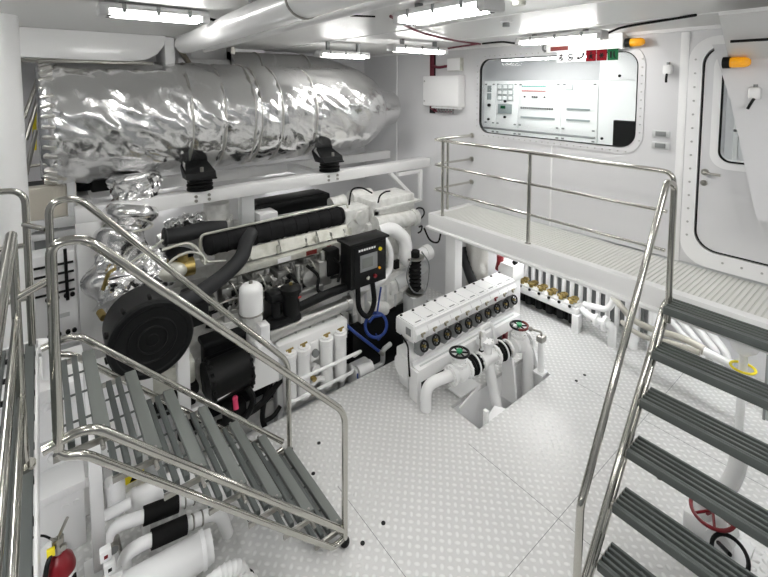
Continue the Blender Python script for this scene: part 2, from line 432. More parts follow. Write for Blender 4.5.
# stand-in panel for the doubled view of the bulkhead beside the door
edge = [(1.20, 3.70), (1.18, 3.65), (1.05, 3.22), (.83, 2.24)]
w = MB(); w.prism([V((4.6, y, z)) for y, z in edge]+[V((4.6, .60, 2.24)), V((4.6, .60, 2.0)), V((4.6, .50, 2.0)), V((4.6, .5, 3.1)), V((4.6, -1.5, 3.1)), V((4.6, -1.5, 3.70))], (.03, 0, 0))
struct(w.build('trim_4', WALL), 'slanted pale stand-in panel for a doubled view over the door')
w = MB(); w.prism([V((4.62, 1.08, 3.56)), V((4.62, -1.5, 3.56)), V((3.4, -1.5, 3.78)), V((3.4, .86, 3.79))], (0, 0, .02)); struct(w.build('ceiling', CEIL), 'lowered stand-in deckhead panel for the doubled view over the door')  # doubled strip of deckhead, built as a panel

# ================================================================== CONTROL ROOM CONTENT (seen through the window)
XS = 6.5
def board(name, label, y0, y1, group='switchboard cabinets behind the window'):
    t = thing(name, label, 'electrical cabinet', (XS+.2, (y0+y1)/2, 1.55), group)
    b, f = part(t, 'cabinet_body', BOARD); b.box((XS, y0+.004, 1.55), (XS+.4, y1-.004, 3.42), .006); f()
    b, f = part(t, 'hinges', MGREY)
    for y in (y0+.05, y1-.05):
        for z in (3.36, 2.66, 2.50): b.box((XS-.012, y-.02, z-.012), (XS, y+.02, z+.012))
    f()
    return t
t = board('switchboard_cabinet', 'narrow white switchboard cabinet with two stacked grey meters behind the window', 4.90, 5.17)
b, f = part(t, 'meter', BOARDG)
for z in (3.28, 3.14): b.box((XS-.01, 5.0, z-.06), (XS, 5.09, z+.06), .004)
f()
b, f = part(t, 'knob', BLACKP); b.cyl((XS-.03, 5.04, 2.98), (XS, 5.04, 2.98), .03); b.cyl((XS-.03, 5.05, 2.72), (XS, 5.05, 2.72), .02); f()
t = board('switchboard_cabinet', 'switchboard cabinet with a grid of six grey meters behind the window', 4.435, 4.90)
for r in range(3):
    for c in range(3):
        b, f = part(t, 'meter', BOARDG); y = 4.81-c*.115; z = 3.32-r*.10; b.box((XS-.012, y-.050, z-.044), (XS, y+.050, z+.044), .004); o = f()
        b, f = part(o, 'dial', BOARD); b.box((XS-.014, y-.040, z-.034), (XS-.012, y+.040, z+.034)); f()
b, f = part(t, 'display_panel', BOARDG); b.box((XS-.02, 4.55, 2.84), (XS, 4.84, 3.01), .005); o = f()
b, f = part(o, 'display', SIGNG); b.box((XS-.024, 4.68, 2.93), (XS-.02, 4.78, 2.98)); f()
b, f = part(t, 'knob', BLACKP); b.cyl((XS-.03, 4.69, 3.06), (XS, 4.69, 3.06), .022); b.cyl((XS-.03, 4.69, 2.78), (XS, 4.69, 2.78), .022); f()
t = board('switchboard_cabinet', 'wide switchboard cabinet with rows of teal and red indicator lamps behind the window', 3.643, 4.435)
for k in range(14):
    y = 4.345-k*.0325
    for z, mt_ in ((3.33, TEAL), (3.25, REDL)):
        b, f = part(t, 'indicator_lamp', mt_); b.cyl((XS-.015, y, z), (XS, y, z), .0105, seg=10); f()
for k in range(15):
    b, f = part(t, 'selector_switch', BLACKP); y = 4.36-k*.041; b.box((XS-.018, y-.008, 2.945), (XS, y+.008, 2.975)); f()
b, f = part(t, 'pushbuttons', BLACKP)
for y in (4.30, 4.15, 4.11, 4.07, 3.93): b.cyl((XS-.015, y, 3.15), (XS, y, 3.15), .014, seg=10)
f()
b, f = part(t, 'ventilation_slot', BOARDG); b.box((XS-.012, 3.74, 2.785), (XS, 4.37, 2.815)); f()
t = board('switchboard_cabinet', 'switchboard cabinet with two long ventilation slots and one meter behind the window', 3.06, 3.643)
b, f = part(t, 'meter', BOARDG); b.box((XS-.012, 3.45, 3.27), (XS, 3.56, 3.37), .004); o = f()
b, f = part(o, 'dial', BOARD); b.box((XS-.014, 3.46, 3.28), (XS-.012, 3.55, 3.36)); f()
for z in (2.96, 2.79):
    b, f = part(t, 'ventilation_slot', BOARDG); b.box((XS-.012, 3.17, z), (XS, 3.54, z+.03)); f()
t = thing('tall_cupboard', 'plain tall white cupboard beside the switchboards behind the window', 'cupboard', (XS+.2, 2.6, 1.55))
b, f = part(t, 'cupboard_body', BOARD); b.box((XS, 2.1, 1.55), (XS+.4, 3.05, 3.84), .006); f()
b, f = part(t, 'upper_panel', SATIN); b.box((XS-.01, 2.12, 3.42), (XS, 3.03, 3.82)); f()
b, f = part(t, 'lock', BLACKP); b.cyl((XS-.02, 2.76, 3.48), (XS-.01, 2.76, 3.48), .02); b.cyl((XS-.015, 2.98, 2.56), (XS, 2.98, 2.56), .02); f()
t = thing('grab_rail', 'long dark horizontal bar along the front of the switchboards', 'rail', (XS-.1, 4.0, 2.5))
b, f = part(t, 'bar', MGREY); b.tube([(XS-.08, 5.25, 2.565), (XS-.08, 3.05, 2.565)], .018); f()
b, f = part(t, 'standoffs', MGREY)
for y in (5.1, 4.3, 3.6, 3.1): b.cyl((XS-.08, y, 2.565), (XS, y, 2.565), .01, seg=8)
f()
t = thing('control_desk', 'white control desk below the switchboards behind the window', 'desk', (5.6, 3.6, 1.55))
b, f = part(t, 'desk_top', BOARD); b.box((5.5, 2.9, 2.30), (6.25, 5.6, 2.34), .01); f()
b, f = part(t, 'desk_base', BOARD); b.box((5.6, 2.95, 1.55), (6.2, 5.55, 2.30), .01); f()
t = thing('monitor', 'dark computer screen on the low grey cabinet behind the control room window', 'monitor', (5.45, 2.1, 2.3))
b, f = part(t, 'screen_casing', BLACKP); b.box((5.45, 1.95, 2.54), (5.5, 2.375, 2.925), .01); f()
b, f = part(t, 'display', BLACK); b.box((5.445, 1.97, 2.56), (5.45, 2.355, 2.91)); f()
b, f = part(t, 'stand', MGREY); b.cyl((5.50, 2.05, 2.2), (5.50, 2.05, 2.8), .025); b.box((5.40, 1.95, 2.2), (5.62, 2.2, 2.22)); f()
t = thing('office_cabinet', 'low grey cabinet carrying the dark screen behind the window', 'cabinet', (5.5, 2.1, 1.55))
b, f = part(t, 'cabinet_body', BOARDG); b.box((5.2, 1.75, 1.55), (5.7, 2.45, 2.2), .01); f()
t = thing('strip_light', 'long lit strip light on the control room ceiling', 'ceiling light', (6.0, 3.6, CZ), 'control room strip lights')
b, f = part(t, 'lamp_housing', CLEARP); b.box((5.9, 2.9, CZ-.05), (6.1, 4.6, CZ), .01); f()
b, f = part(t, 'diffuser', TUBEC); b.box((5.91, 2.92, CZ-.07), (6.09, 4.58, CZ-.05)); f()
t['label'] = 'lit control room strip light nearest the window'
t2 = dup(t, (6.0, 1.1, CZ), 0, 'added lit control room strip light inside beyond the door')  # unseen strip light added to brighten the room beyond the door
dup(t, (7.4, 4.4, CZ), 0, 'added lit control room strip light beyond the switchboard tops')  # unseen strip light added to brighten the far control room ceiling
t = thing('shelf_rack', 'white shelf rack seen through the door window', 'shelf', (5.9, 1.0, 1.55))
b, f = part(t, 'upright', WHITE); b.box((5.7, 1.22, 1.55), (5.74, 1.26, 3.6)); b.box((5.7, .78, 1.55), (5.74, .82, 3.6)); f()
for z in (2.4, 2.86, 3.22):
    b, f = part(t, 'shelf_board', WHITE); b.box((5.7, .78, z), (6.0, 1.26, z+.025)); f()
t = thing('binder', 'yellow binder on the shelf behind the door window', 'binder', (5.8, 1.15, 2.885))
b, f = part(t, 'cover', YELLOW); b.box((5.72, 1.10, 2.885), (5.95, 1.20, 3.17), .004); f()
b, f = part(t, 'spine_label', BOARD); b.box((5.716, 1.12, 3.02), (5.72, 1.18, 3.12)); f()
t = thing('storage_box', 'dark green box on the upper shelf behind the door window', 'box', (5.8, 1.12, 3.245))
b, f = part(t, 'box_body', SIGNG); b.box((5.72, 1.02, 3.245), (5.95, 1.22, 3.42), .006); f()
b, f = part(t, 'lid', MGREY); b.box((5.71, 1.01, 3.42), (5.96, 1.23, 3.45), .006); f()
# ================================================================== WALKWAY BELOW THE WINDOW
t = thing('walkway_platform', 'raised walkway with cream grating and white edge beam below the window', 'platform', (4.5, 2.4, 0))
b, f = part(t, 'edge_beam', WHITE); b.box((4.10, -1.55, 1.41), (4.20, 4.18, 1.605), .01); b.box((4.20, 4.10, 1.41), (XW-.005, 4.18, 1.605), .01); b.box((4.05, -1.5, 1.40), (4.26, 4.18, 1.43), .005); f()
b, f = part(t, 'grating_bed', DECKM); b.box((4.20, -1.55, 1.56), (XW-.002, 4.10, 1.582)); f()
b, f = part(t, 'grating_bars', DECKB); b_ = b
for k in range(140): y = 4.08-k*.04; b_.box((4.205, y-.013, 1.578), (XW-.002, y+.013, 1.588))
f()
b, f = part(t, 'support_post', WHITE); b.box((4.12, 3.70, 0), (4.26, 3.87, 1.41), .008); b.box((4.06, 3.66, 0), (4.32, 3.92, .02)); f()
b, f = part(t, 'support_post', WHITE); b.box((4.12, -.6, 0), (4.26, -.45, 1.41), .008); f()
b, f = part(t, 'joists', SATIN)
for y in (3.4, 2.6, 1.8, 1.0, .2): b.box((4.2, y-.03, 1.44), (XW-.002, y+.03, 1.56))
f()
# ---- railing of the walkway
XR, RR = 4.16, .0215
t = thing('walkway_railing', 'stainless three-bar railing along the walkway below the window', 'railing', (XR, 2.6, PZ))
for nm, z in (('top_rail', 2.615), ('middle_rail', 2.27), ('lower_rail', 1.93)):
    b, f = part(t, nm, STEEL)
    end = (XR, 1.34, z)
    pts = [(XW-.012, 4.12, z), (XR+.0, 4.15, z), (XR, 3.9, z), end]
    if nm == 'top_rail': pts = pts[:-1]+[(XR, 1.30, z), (XR, 1.30, 1.60)]
    b.tube(pts, RR if nm == 'top_rail' else .016, .09, 10); f()
for y in (3.97, 2.67):
    b, f = part(t, 'post', STEEL); b.cyl((XR, y, 1.58), (XR, y, 2.615), .021, seg=14); b.cyl((XR, y, 1.59), (XR, y, 1.605), .035, seg=14); f()
b, f = part(t, 'post', STEEL); b.cyl((XR+.27, 4.135, 1.58), (XR+.27, 4.135, 2.615), .019, seg=14); f()
b, f = part(t, 'wall_flange', STEELD)
for z in (2.615, 2.27, 1.93): b.cyl((XW-.02, 4.12, z), (XW-.002, 4.12, z), .036, seg=16)
f()
# ================================================================== STAIRS ON THE RIGHT
SY, SY2 = 1.20, .15
t = thing('steel_staircase', 'steep staircase with dark grey ribbed treads going up to the walkway by the door', 'stairs', (3.2, .7, 0))
def nosex(k): return 3.76-.195*k
def nosez(k): return 1.62-.29*k
for k in range(6):
    x, z = nosex(k), nosez(k)
    b, f = part(t, 'tread', TREAD)
    for j in range(5): b.box((x+.010+j*.045, SY2, z-.05), (x+.010+j*.045+.020, SY+.004, z), .003)
    b.box((x-.006, SY2, z-.06), (x+.012, SY+.004, z-.002), .002)
    for y in (SY2+.25, SY2+.55, SY2+.85): b.cyl((x, y, z-.03), (x+.20, y, z-.03), .009, seg=6)
    o = f()
    b, f = part(o, 'end_bracket', STEELD); b.box((x+.0, SY+.004, z-.05), (x+.20, SY+.010, z-.012)); b.cyl((x+.02, SY, z-.03), (x+.02, SY+.03, z-.03), .012, seg=8); f()
for y in (SY+.03, SY2-.025):
    b, f = part(t, 'stringer', STEEL)
    top, bot = V((nosex(0)+.10, y, nosez(0)-.02)), V((nosex(5)-.115, y, nosez(5)-.17+.03))
    b.tube([top+V((.13, 0, 0)), top, V((2.60, y, .035))], .023, .1); b.tube([top+V((.13, 0, -.13)), top+V((.06, 0, -.13)), V((2.70, y, .035))], .019, .1); f()
b, f = part(t, 'handrail', STEEL)
b.tube([(3.87, SY+.005, 1.45), (3.87, SY+.005, 2.57), (3.72, SY+.005, 2.62), (2.52, SY+.005, .745), (2.50, SY+.005, .03)], .024, .05); f()
b, f = part(t, 'handrail', STEEL)
b.tube([(3.87, SY2-.035, 1.45), (3.87, SY2-.035, 2.57), (3.72, SY2-.035, 2.62), (2.52, SY2-.035, .745), (2.50, SY2-.035, .03)], .024, .05); f()
b, f = part(t, 'rubber_foot', BLACK)
for y in (SY+.005, SY2-.035): b.cyl((2.50, y, 0), (2.50, y, .05), .035)
f()
# ================================================================== STAIRS ON THE LEFT
NY, FY = 2.47, 3.47
t = thing('steel_staircase', 'slatted staircase with grey treads going down from the landing beside the engine', 'stairs', (.9, 2.97, 0))
for k in range(7):
    x, z = .215+.237*k, 1.58-.247*k
    b, f = part(t, 'tread', TREAD)
    for j in range(3): b.box((x-.235+j*.055, 2.57, z-.045), (x-.235+j*.055+.030, 3.40, z-.006), .003)
    for y in (2.75, 3.0, 3.22): b.cyl((x-.24, y, z-.028), (x-.02, y, z-.028), .007, seg=6)
    o = f()
    b, f = part(o, 'tread_nosing', TREADT); b.box((x-.068, 2.56, z-.045), (x, 3.41, z), .004); f()
    b, f = part(o, 'end_bracket', STEELD)
    for y in (2.545, 3.425): b.box((x-.24, y-.008, z-.06), (x-.005, y+.008, z-.03)); b.cyl((x-.04, y-.07 if y < 3 else y, z-.045), (x-.04, y if y < 3 else y+.04, z-.045), .011, seg=8)
    b.cyl((x-.03, 2.58, z-.002), (x-.03, 2.58, z+.005), .008, seg=8); f()
for y in (NY, FY):
    b, f = part(t, 'stringer', STEEL)
    b.tube([(-.06, y, 1.655), (.12, y, 1.69), (1.585, y, .13)], .022, .09)
    b.tube([(-.01, y, 1.62), (.02, y, 1.585), (.10, y, 1.55), (1.50, y, .05), (1.585, y, .06)], .020, .06); f()
b, f = part(t, 'handrail', STEEL); b.tube([(.0, NY, 1.63), (.012, NY, 2.625), (.14, NY, 2.625), (1.61, NY, 1.02), (1.60, NY, .03)], .0225, .10, 14); f()
b, f = part(t, 'handrail', STEEL); b.tube([(.01, FY, 1.63), (.018, FY, 2.60), (.17, FY, 2.61), (1.655, FY, .86), (1.655, FY, .03)], .0225, .10, 14); f()
b, f = part(t, 'rubber_foot', BLACK)
b.sph((1.60, NY, .03), .036); b.cyl((1.655, FY, 0), (1.655, FY, .02), .03); f()
# ---- landing the photographer's side of the stairs
t = thing('landing', 'grey slatted landing with a white edge plate at the top of the slatted stairs', 'platform', (-.5, 1.0, 0))
for k in range(14):
    b, f = part(t, 'deck_slat', TREAD); x = -.097-k*.075; b.box((x-.05, -1.5, 1.555), (x, 3.72, 1.598), .003); f()
b, f = part(t, 'cross_bars', BLACKM)
for k in range(22): y = -1.4+k*.24; b.box((-1.15, y, 1.535), (-.095, y+.03, 1.555))
f()
b, f = part(t, 'edge_plate', WHITE); b.box((-.092, -1.5, 1.40), (-.080, 3.62, 1.60), .003); b.box((-1.15, 3.72, 1.40), (-.08, 3.74, 1.6)); f()
b, f = part(t, 'support_post', WHITE); b.box((-1.0, 3.0, 0), (-.9, 3.1, 1.535)); b.box((-.9, -1.0, 0), (-.8, -.9, 1.535)); f()
t = thing('landing_railing', 'bright stainless three-bar railing along the landing nearest the camera', 'railing', (-.125, 2.0, PZ))
for nm, z, r in (('top_rail', 2.69, .0225), ('middle_rail', 2.31, .015), ('lower_rail', 1.945, .015)):
    b, f = part(t, nm, STEEL); b.tube([(-.122, 2.47, z-.0), (-.122, .9, z)], r); f()
b, f = part(t, 'post', STEEL); b.tube([(-.125, 2.485, 1.6), (-.120, 2.485, 2.67)], .018); b.cyl((-.125, 2.485, 1.598), (-.125, 2.485, 1.615), .04); f()
b, f = part(t, 'post', STEEL); b.tube([(-.125, 1.0, 1.6), (-.122, 1.0, 2.67)], .022); f()
b, f = part(t, 'connecting_bar', STEEL); b.tube([(-.122, 2.485, 2.40), (.012, 2.475, 2.46)], .017); f()
t = thing('landing_railing', 'stainless railing with rounded corner in front of the thick white column', 'railing', (-.5, 3.68, PZ))
b, f = part(t, 'top_rail', STEEL); b.tube([(-1.3, 3.68, 2.665), (-.10, 3.68, 2.665), (-.11, 3.68, 1.6)], .021, .10); f()
for z in (2.29, 1.93):
    b, f = part(t, 'middle_rail', STEEL); b.tube([(-1.3, 3.68, z), (-.115, 3.68, z)], .018); f()
b, f = part(t, 'post', STEEL); b.cyl((-1.05, 3.68, 1.6), (-1.05, 3.68, 2.665), .022); f()
b, f = part(t, 'connecting_bar', STEEL); b.tube([(-.115, 3.68, 2.43), (.0, 3.50, 2.42)], .017); f()
# ---- column
t = thing('column', 'thick glossy white column behind the landing railing', 'column', (-.27, 4.6, 0))
b, f = part(t, 'shaft', WHITE); b.cyl((-.265, 4.6, 0), (-.265, 4.6, CZ), .165, seg=40); f()
b, f = part(t, 'base_plate', WHITE); b.cyl((-.27, 4.6, 0), (-.27, 4.6, .02), .24, seg=40); f()
# ================================================================== DECKHEAD: lamps, pipes, duct, cables
def lamp(label, c, L, along, wd=.19, h=.085, tubes=True):
    t = thing('fluorescent_light', label, 'ceiling light', (c[0], c[1], CZ), 'fluorescent lamps under the deckhead')
    c = V(c); ax = V((1, 0, 0)) if along == 'x' else V((0, 1, 0)); sd = V((ax.y, ax.x, 0))
    def bx(w, a0, a1, s0, s1, z0, z1, bev=0):
        p, q = c+ax*a0+sd*s0, c+ax*a1+sd*s1
        w.box((min(p.x, q.x), min(p.y, q.y), c.z+z0), (max(p.x, q.x), max(p.y, q.y), c.z+z1), bev)
    b, f = part(t, 'lamp_housing', CLEARP); bx(b, -L/2, L/2, -wd/2, wd/2, 0, h*.5, .012); f()
    b, f = part(t, 'diffuser', TUBE); bx(b, -L/2+.05, L/2-.05, -wd/2+.012, wd/2-.012, -h*.5, .002, .02); f()
    for s in (-1, 1):
        b, f = part(t, 'end_cap', CLEARP); a = s*(L/2-.025); bx(b, a-.03, a+.03, -wd/2, wd/2, -h*.52, h*.2, .012); o = f()
        b, f = part(o, 'lamp_holder', BLACKP)
        for q in (-.25, .25):
            p = c+ax*(s*(L/2-.055))+sd*(wd*q)+V((0, 0, -h*.54)); b.cyl(p, p+V((0, 0, .01)), .016, seg=10)
        f()
    b, f = part(t, 'hanger', MGREY)
    for a in (-L*.3, L*.3): bx(b, a-.02, a+.02, -.02, .02, h*.5, CZ-c.z)
    for a in (-L*.3, 0, L*.3):
        for s in (-1, 1): bx(b, a-.012, a+.012, s*wd/2-.006, s*wd/2+.006, -.02, h*.45)
    f()
    return t
lamp('lit lamp next to the thick deckhead pipe and white duct', (.67, 3.40, 3.845), .68, 'x', .15)
lamp('largest lit lamp, nearest the camera, beside the smoke detector', (2.04, 1.95, 3.815), .78, 'y', .20)
lamp('lit lamp directly above the tapered end of the foil wrapped silencer', (3.14, 4.80, 3.745), .78, 'x', .13)
lamp('lit lamp between the silencer and the junction boxes', (3.72, 3.98, 3.79), .92, 'x', .13)
lamp('lit lamp over the control room window beside the pictogram signs', (4.27, 2.44, 3.835), .95, 'y', .16)
for x, y, l in ((1.0, .2, 'added lit lamp behind the camera between both stairs'), (2.9, -.5, 'added lit lamp behind the camera beside the walkway stairs'), (-.9, 1.2, 'added lit lamp above the middle of the landing'), (-.9, 4.3, 'added lit lamp above the landing end beside the white column'), (1.6, -1.1, 'added lit lamp behind the camera at the front bulkhead'), (-.8, -1.0, 'added lit lamp above the near end of the landing')):
    lamp(l, (x, y, 3.83), 1.0, 'y', .2)  # unseen lamps added around the camera to raise the overall brightness
t = thing('fluorescent_light', 'added lit lamp hidden under the walkway', 'ceiling light', (5.3, 3.2, 1.5), 'added lamps below the walkway')  # unseen lamp put in to brighten the space below the walkway
b, f = part(t, 'lamp_housing', CLEARP); b.box((5.2, 2.7, 1.40), (5.34, 3.6, 1.44), .008); f()
b, f = part(t, 'diffuser', TUBEU); b.box((5.21, 2.72, 1.37), (5.33, 3.58, 1.40)); f()
dup(t, (5.3, .9, 1.5), 0, 'added lit lamp under the walkway behind the steep stairs')  # unseen copy added to light the space behind the stairs
dup(t, (-.55, 2.3, 1.6), 0, 'added lit lamp under the landing')  # unseen copy added to light the lower corner below the landing
for x, l in ((1.1, 'added bulkhead lamp behind the engine near the air filter drum'), (3.3, 'added bulkhead lamp behind the generator end of the engine')):
    t = thing('added_bulkhead_light', l, 'added wall light', (x, 6.8, 1.7), 'added bulkhead lamps behind the engine')  # unseen lamps added to brighten the dim space behind the engine
    b, f = part(t, 'lamp_housing', CLEARP); b.box((x-.45, 6.74, 1.62), (x+.45, 6.80, 1.78), .01); f()
    b, f = part(t, 'diffuser', TUBEB); b.box((x-.43, 6.71, 1.635), (x+.43, 6.74, 1.765), .008); f()
t = thing('ventilation_duct', 'big white duct with a rounded end above the crumpled end of the silencer', 'duct', (.4, 5.7, 3.8))
b, f = part(t, 'duct_body', WHITE)
poly = [(-1.5, 3.64), (.75, 3.60), (.93, 3.625), (1.05, 3.69), (1.12, 3.79), (1.14, 3.895), (-1.5, 3.895)]
b.prism([V((x, 5.35, z)) for x, z in poly], (0, .6, 0)); f()
b, f = part(t, 'duct_flange', SATIN); b.box((1.14, 5.4, 3.3), (1.24, 5.9, 3.89), .01); f()
b, f = part(t, 'pipe_along_the_duct', STEELD); b.tube([(-.2, 5.33, 3.585), (1.0, 5.33, 3.585)], .02); f()
t = thing('deckhead_pipe', 'thick white pipe running diagonally across the deckhead', 'pipe', (.85, 2.0, 3.7))
b, f = part(t, 'pipe', WHITE); b.cyl((.90, -.4, 3.765), (1.20, 4.80, 3.765), .092, seg=36); b.cyl((1.20, 4.80, 3.765), (1.21, 4.93, 3.765), .092, .05, seg=36); f()
b, f = part(t, 'lower_pipe', WHITE); b.cyl((1.06, -.4, 3.70), (1.34, 4.6, 3.70), .022, seg=20); f()
b, f = part(t, 'hanger_strap', STEELD); b.torus((1.02, 1.9, 3.765), (.06, 1, 0), .095, .006); f()
b, f = part(t, 'clamp', MGREY); b.box((1.0, 2.45, 3.84), (1.12, 2.55, 3.898)); f()
t = thing('white_pipe', 'thin white pipe with elbow behind the silencer under the deckhead', 'pipe', (2.6, 6.2, 3.6))
b, f = part(t, 'pipe', WHITE); b.tube([(1.5, 6.4, 3.66), (2.8, 6.4, 3.66), (2.8, 6.4, 3.3)], .06, .12); b.cyl((2.6, 6.4, 3.70), (3.0, 6.4, 3.70), .10); f()
b, f = part(t, 'bracket', STEELD); b.box((2.2, 6.3, 3.6), (2.26, 6.5, 3.895)); f()
t = thing('support_bracket', 'flat brown grey bracket bar leaning behind the silencer near the duct', 'bracket', (1.4, 5.9, 3.4))
b, f = part(t, 'bar', mat('bronze_grey', (.25, .22, .17), .45)); p, q = at_y(178, 47, 5.9), at_y(192, 68, 5.9); b.obox(p, q+(q-p)*.8, .05, .085, .004, (0, 1, 0)); f()
b, f = part(t, 'bolt', STEELD); b.cyl(p+V((0, -.06, 0)), p+V((0, 0, 0)), .02, seg=8); f()
# white lining panels behind the silencer
t = thing('hull_frame', 'white curved hull bracket behind the middle of the silencer', 'bracket', (1.6, 6.5, 3.3))
b, f = part(t, 'web', WHITE); pts = [at_y(x, y, 6.6) for x, y in ((190, 50), (265, 46), (262, 58), (245, 70), (240, 95), (200, 95))]; b.prism(pts, (0, .15, 0)); f()
b, f = part(t, 'face_flat', SATIN); b.prism([at_y(190, 50, 6.55), at_y(265, 45, 6.55), at_y(265, 47, 6.55), at_y(190, 52, 6.55)], (0, .2, 0)); f()
# cables
def cable(name, label, pts, r, m_, cat='cable', spl=True):
    w = MB(); (w.spline if spl else w.tube)([V(p) for p in pts], r, 8); o = w.build(name, m_); return tag(o, label, cat)
cable('red_cable', 'red cable running from the deckhead over the lamp to the junction boxes', [(2.15, 2.62, 3.878), (3.0, 3.2, 3.878), (3.9, 3.55, 3.878), (4.5, 3.65, 3.878)], .012, REDW)
cable('red_cable', 'red cable branching along the deckhead behind the lamp near the junction boxes', [(4.4, 3.62, 3.872), (4.45, 3.95, 3.865), (4.55, 4.3, 3.862), (4.75, 4.75, 3.86)], .012, REDW)
cable('black_cable', 'black cable from the red cable to the lamp over the window', [(4.5, 3.62, 3.88), (4.45, 3.3, 3.875), (4.36, 3.02, 3.83)], .011, BLACK)
cable('black_cable', 'black cable clipped along the deckhead from the window lamp towards the door', [(4.33, 2.03, 3.82), (4.34, 1.92, 3.87), (4.25, 1.75, 3.886), (3.98, 1.15, 3.886)], .011, BLACK)
cable('black_cable', 'repeat of the black cable on the lowered stand-in panel over the door', [(3.95, .92, 3.665), (3.95, .6, 3.665), (3.9, .2, 3.675)], .010, BLACK)  # second copy of the deckhead cable, part of the doubled view
cable('black_cable', 'thin black cable looping from the lamp by the duct to the deckhead pipe', [(1.0, 3.40, 3.85), (1.08, 3.3, 3.83), (1.2, 3.0, 3.87), (1.22, 2.6, 3.885), (1.1, 2.2, 3.888)], .011, BLACK)
cable('black_cable', 'thin dark cable on the deckhead between the thick pipe and largest lamp', [(1.55, 3.0, 3.887), (2.1, 2.75, 3.887)], .007, BLACK)
for lbl, p in (('round white smoke detector beside the largest lamp', (2.42, 1.66, 3.9)),):
    t = thing('smoke_detector', lbl, 'detector', p)
    b, f = part(t, 'base', SATIN); b.lathe(p, (0, 0, -1), [(0, .055), (.02, .055), (.022, .0)]); f()
    b, f = part(t, 'sensor_head', CREAM); b.lathe(V(p)-V((0, 0, .02)), (0, 0, -1), [(0, .045), (.025, .04), (.03, .0)]); f()
t = thing('deckhead_sensor', 'small grey knob sensor on the deckhead between the largest lamp and window lamp', 'sensor', (3.2, 2.32, CZ))
b, f = part(t, 'stud', MGREY); b.cyl((3.2, 2.32, CZ-.045), (3.2, 2.32, CZ), .03); f()
b, f = part(t, 'base_ring', SATIN); b.cyl((3.2, 2.32, CZ-.012), (3.2, 2.32, CZ), .05); f()
# ---- boxes on the bulkhead
t = thing('junction_box', 'large blank white junction box beside the control room window', 'junction box', (4.86, 4.65, 3.25))
b, f = part(t, 'box_body', WHITE); b.box((4.80, 4.27, 3.02), (XW-.002, 5.02, 3.49), .008); f()
b, f = part(t, 'cover', SATIN); b.box((4.785, 4.275, 3.03), (4.80, 5.015, 3.485), .005); o = f()
b, f = part(o, 'screws', ALU)
for z in (3.10, 3.41): b.cyl((4.778, 4.98, z), (4.786, 4.98, z), .014, seg=8)
f()
t = thing('junction_box', 'small cream junction box above the large blank one', 'junction box', (4.9, 4.42, 3.65))
b, f = part(t, 'box_body', CREAM); b.box((4.85, 4.30, 3.56), (XW-.002, 4.56, 3.75), .008); f()
b, f = part(t, 'cover', SATIN); b.box((4.84, 4.305, 3.565), (4.85, 4.555, 3.745), .004); f()
t = thing('cable_bundle', 'dark red cable bundle on a tray behind the large junction box', 'cable', (4.9, 4.95, 3.3))
b, f = part(t, 'cable_tray', BLACKM); b.box((4.91, 4.88, 2.9), (XW-.002, 4.99, 3.84)); f()
for k in range(4):
    b, f = part(t, 'cable', REDW); b.tube([(4.90, 4.90+k*.022, 3.84), (4.90, 4.90+k*.022, 2.97), (4.89, 4.86-k*.03, 2.93), (4.86, 4.80-k*.12, 2.95), (4.86, 4.78-k*.12, 3.02)], .011, .06, 8); f()
b, f = part(t, 'cable', REDW); b.tube([(4.90, 4.92, 3.66), (4.89, 4.8, 3.62), (4.89, 4.55, 3.64)], .022, .06, 8); f()
t = thing('terminal_strip', 'row of small cable glands under the large junction box', 'cable gland', (4.86, 4.6, 2.97))
b, f = part(t, 'gland_plate', SATIN); b.box((4.82, 4.30, 2.99), (4.91, 4.86, 3.015)); f()
b, f = part(t, 'cable_glands', MGREY)
for k in range(6): b.cyl((4.86, 4.44+k*.06, 2.92), (4.86, 4.44+k*.06, 2.99), .018, seg=8)
f()
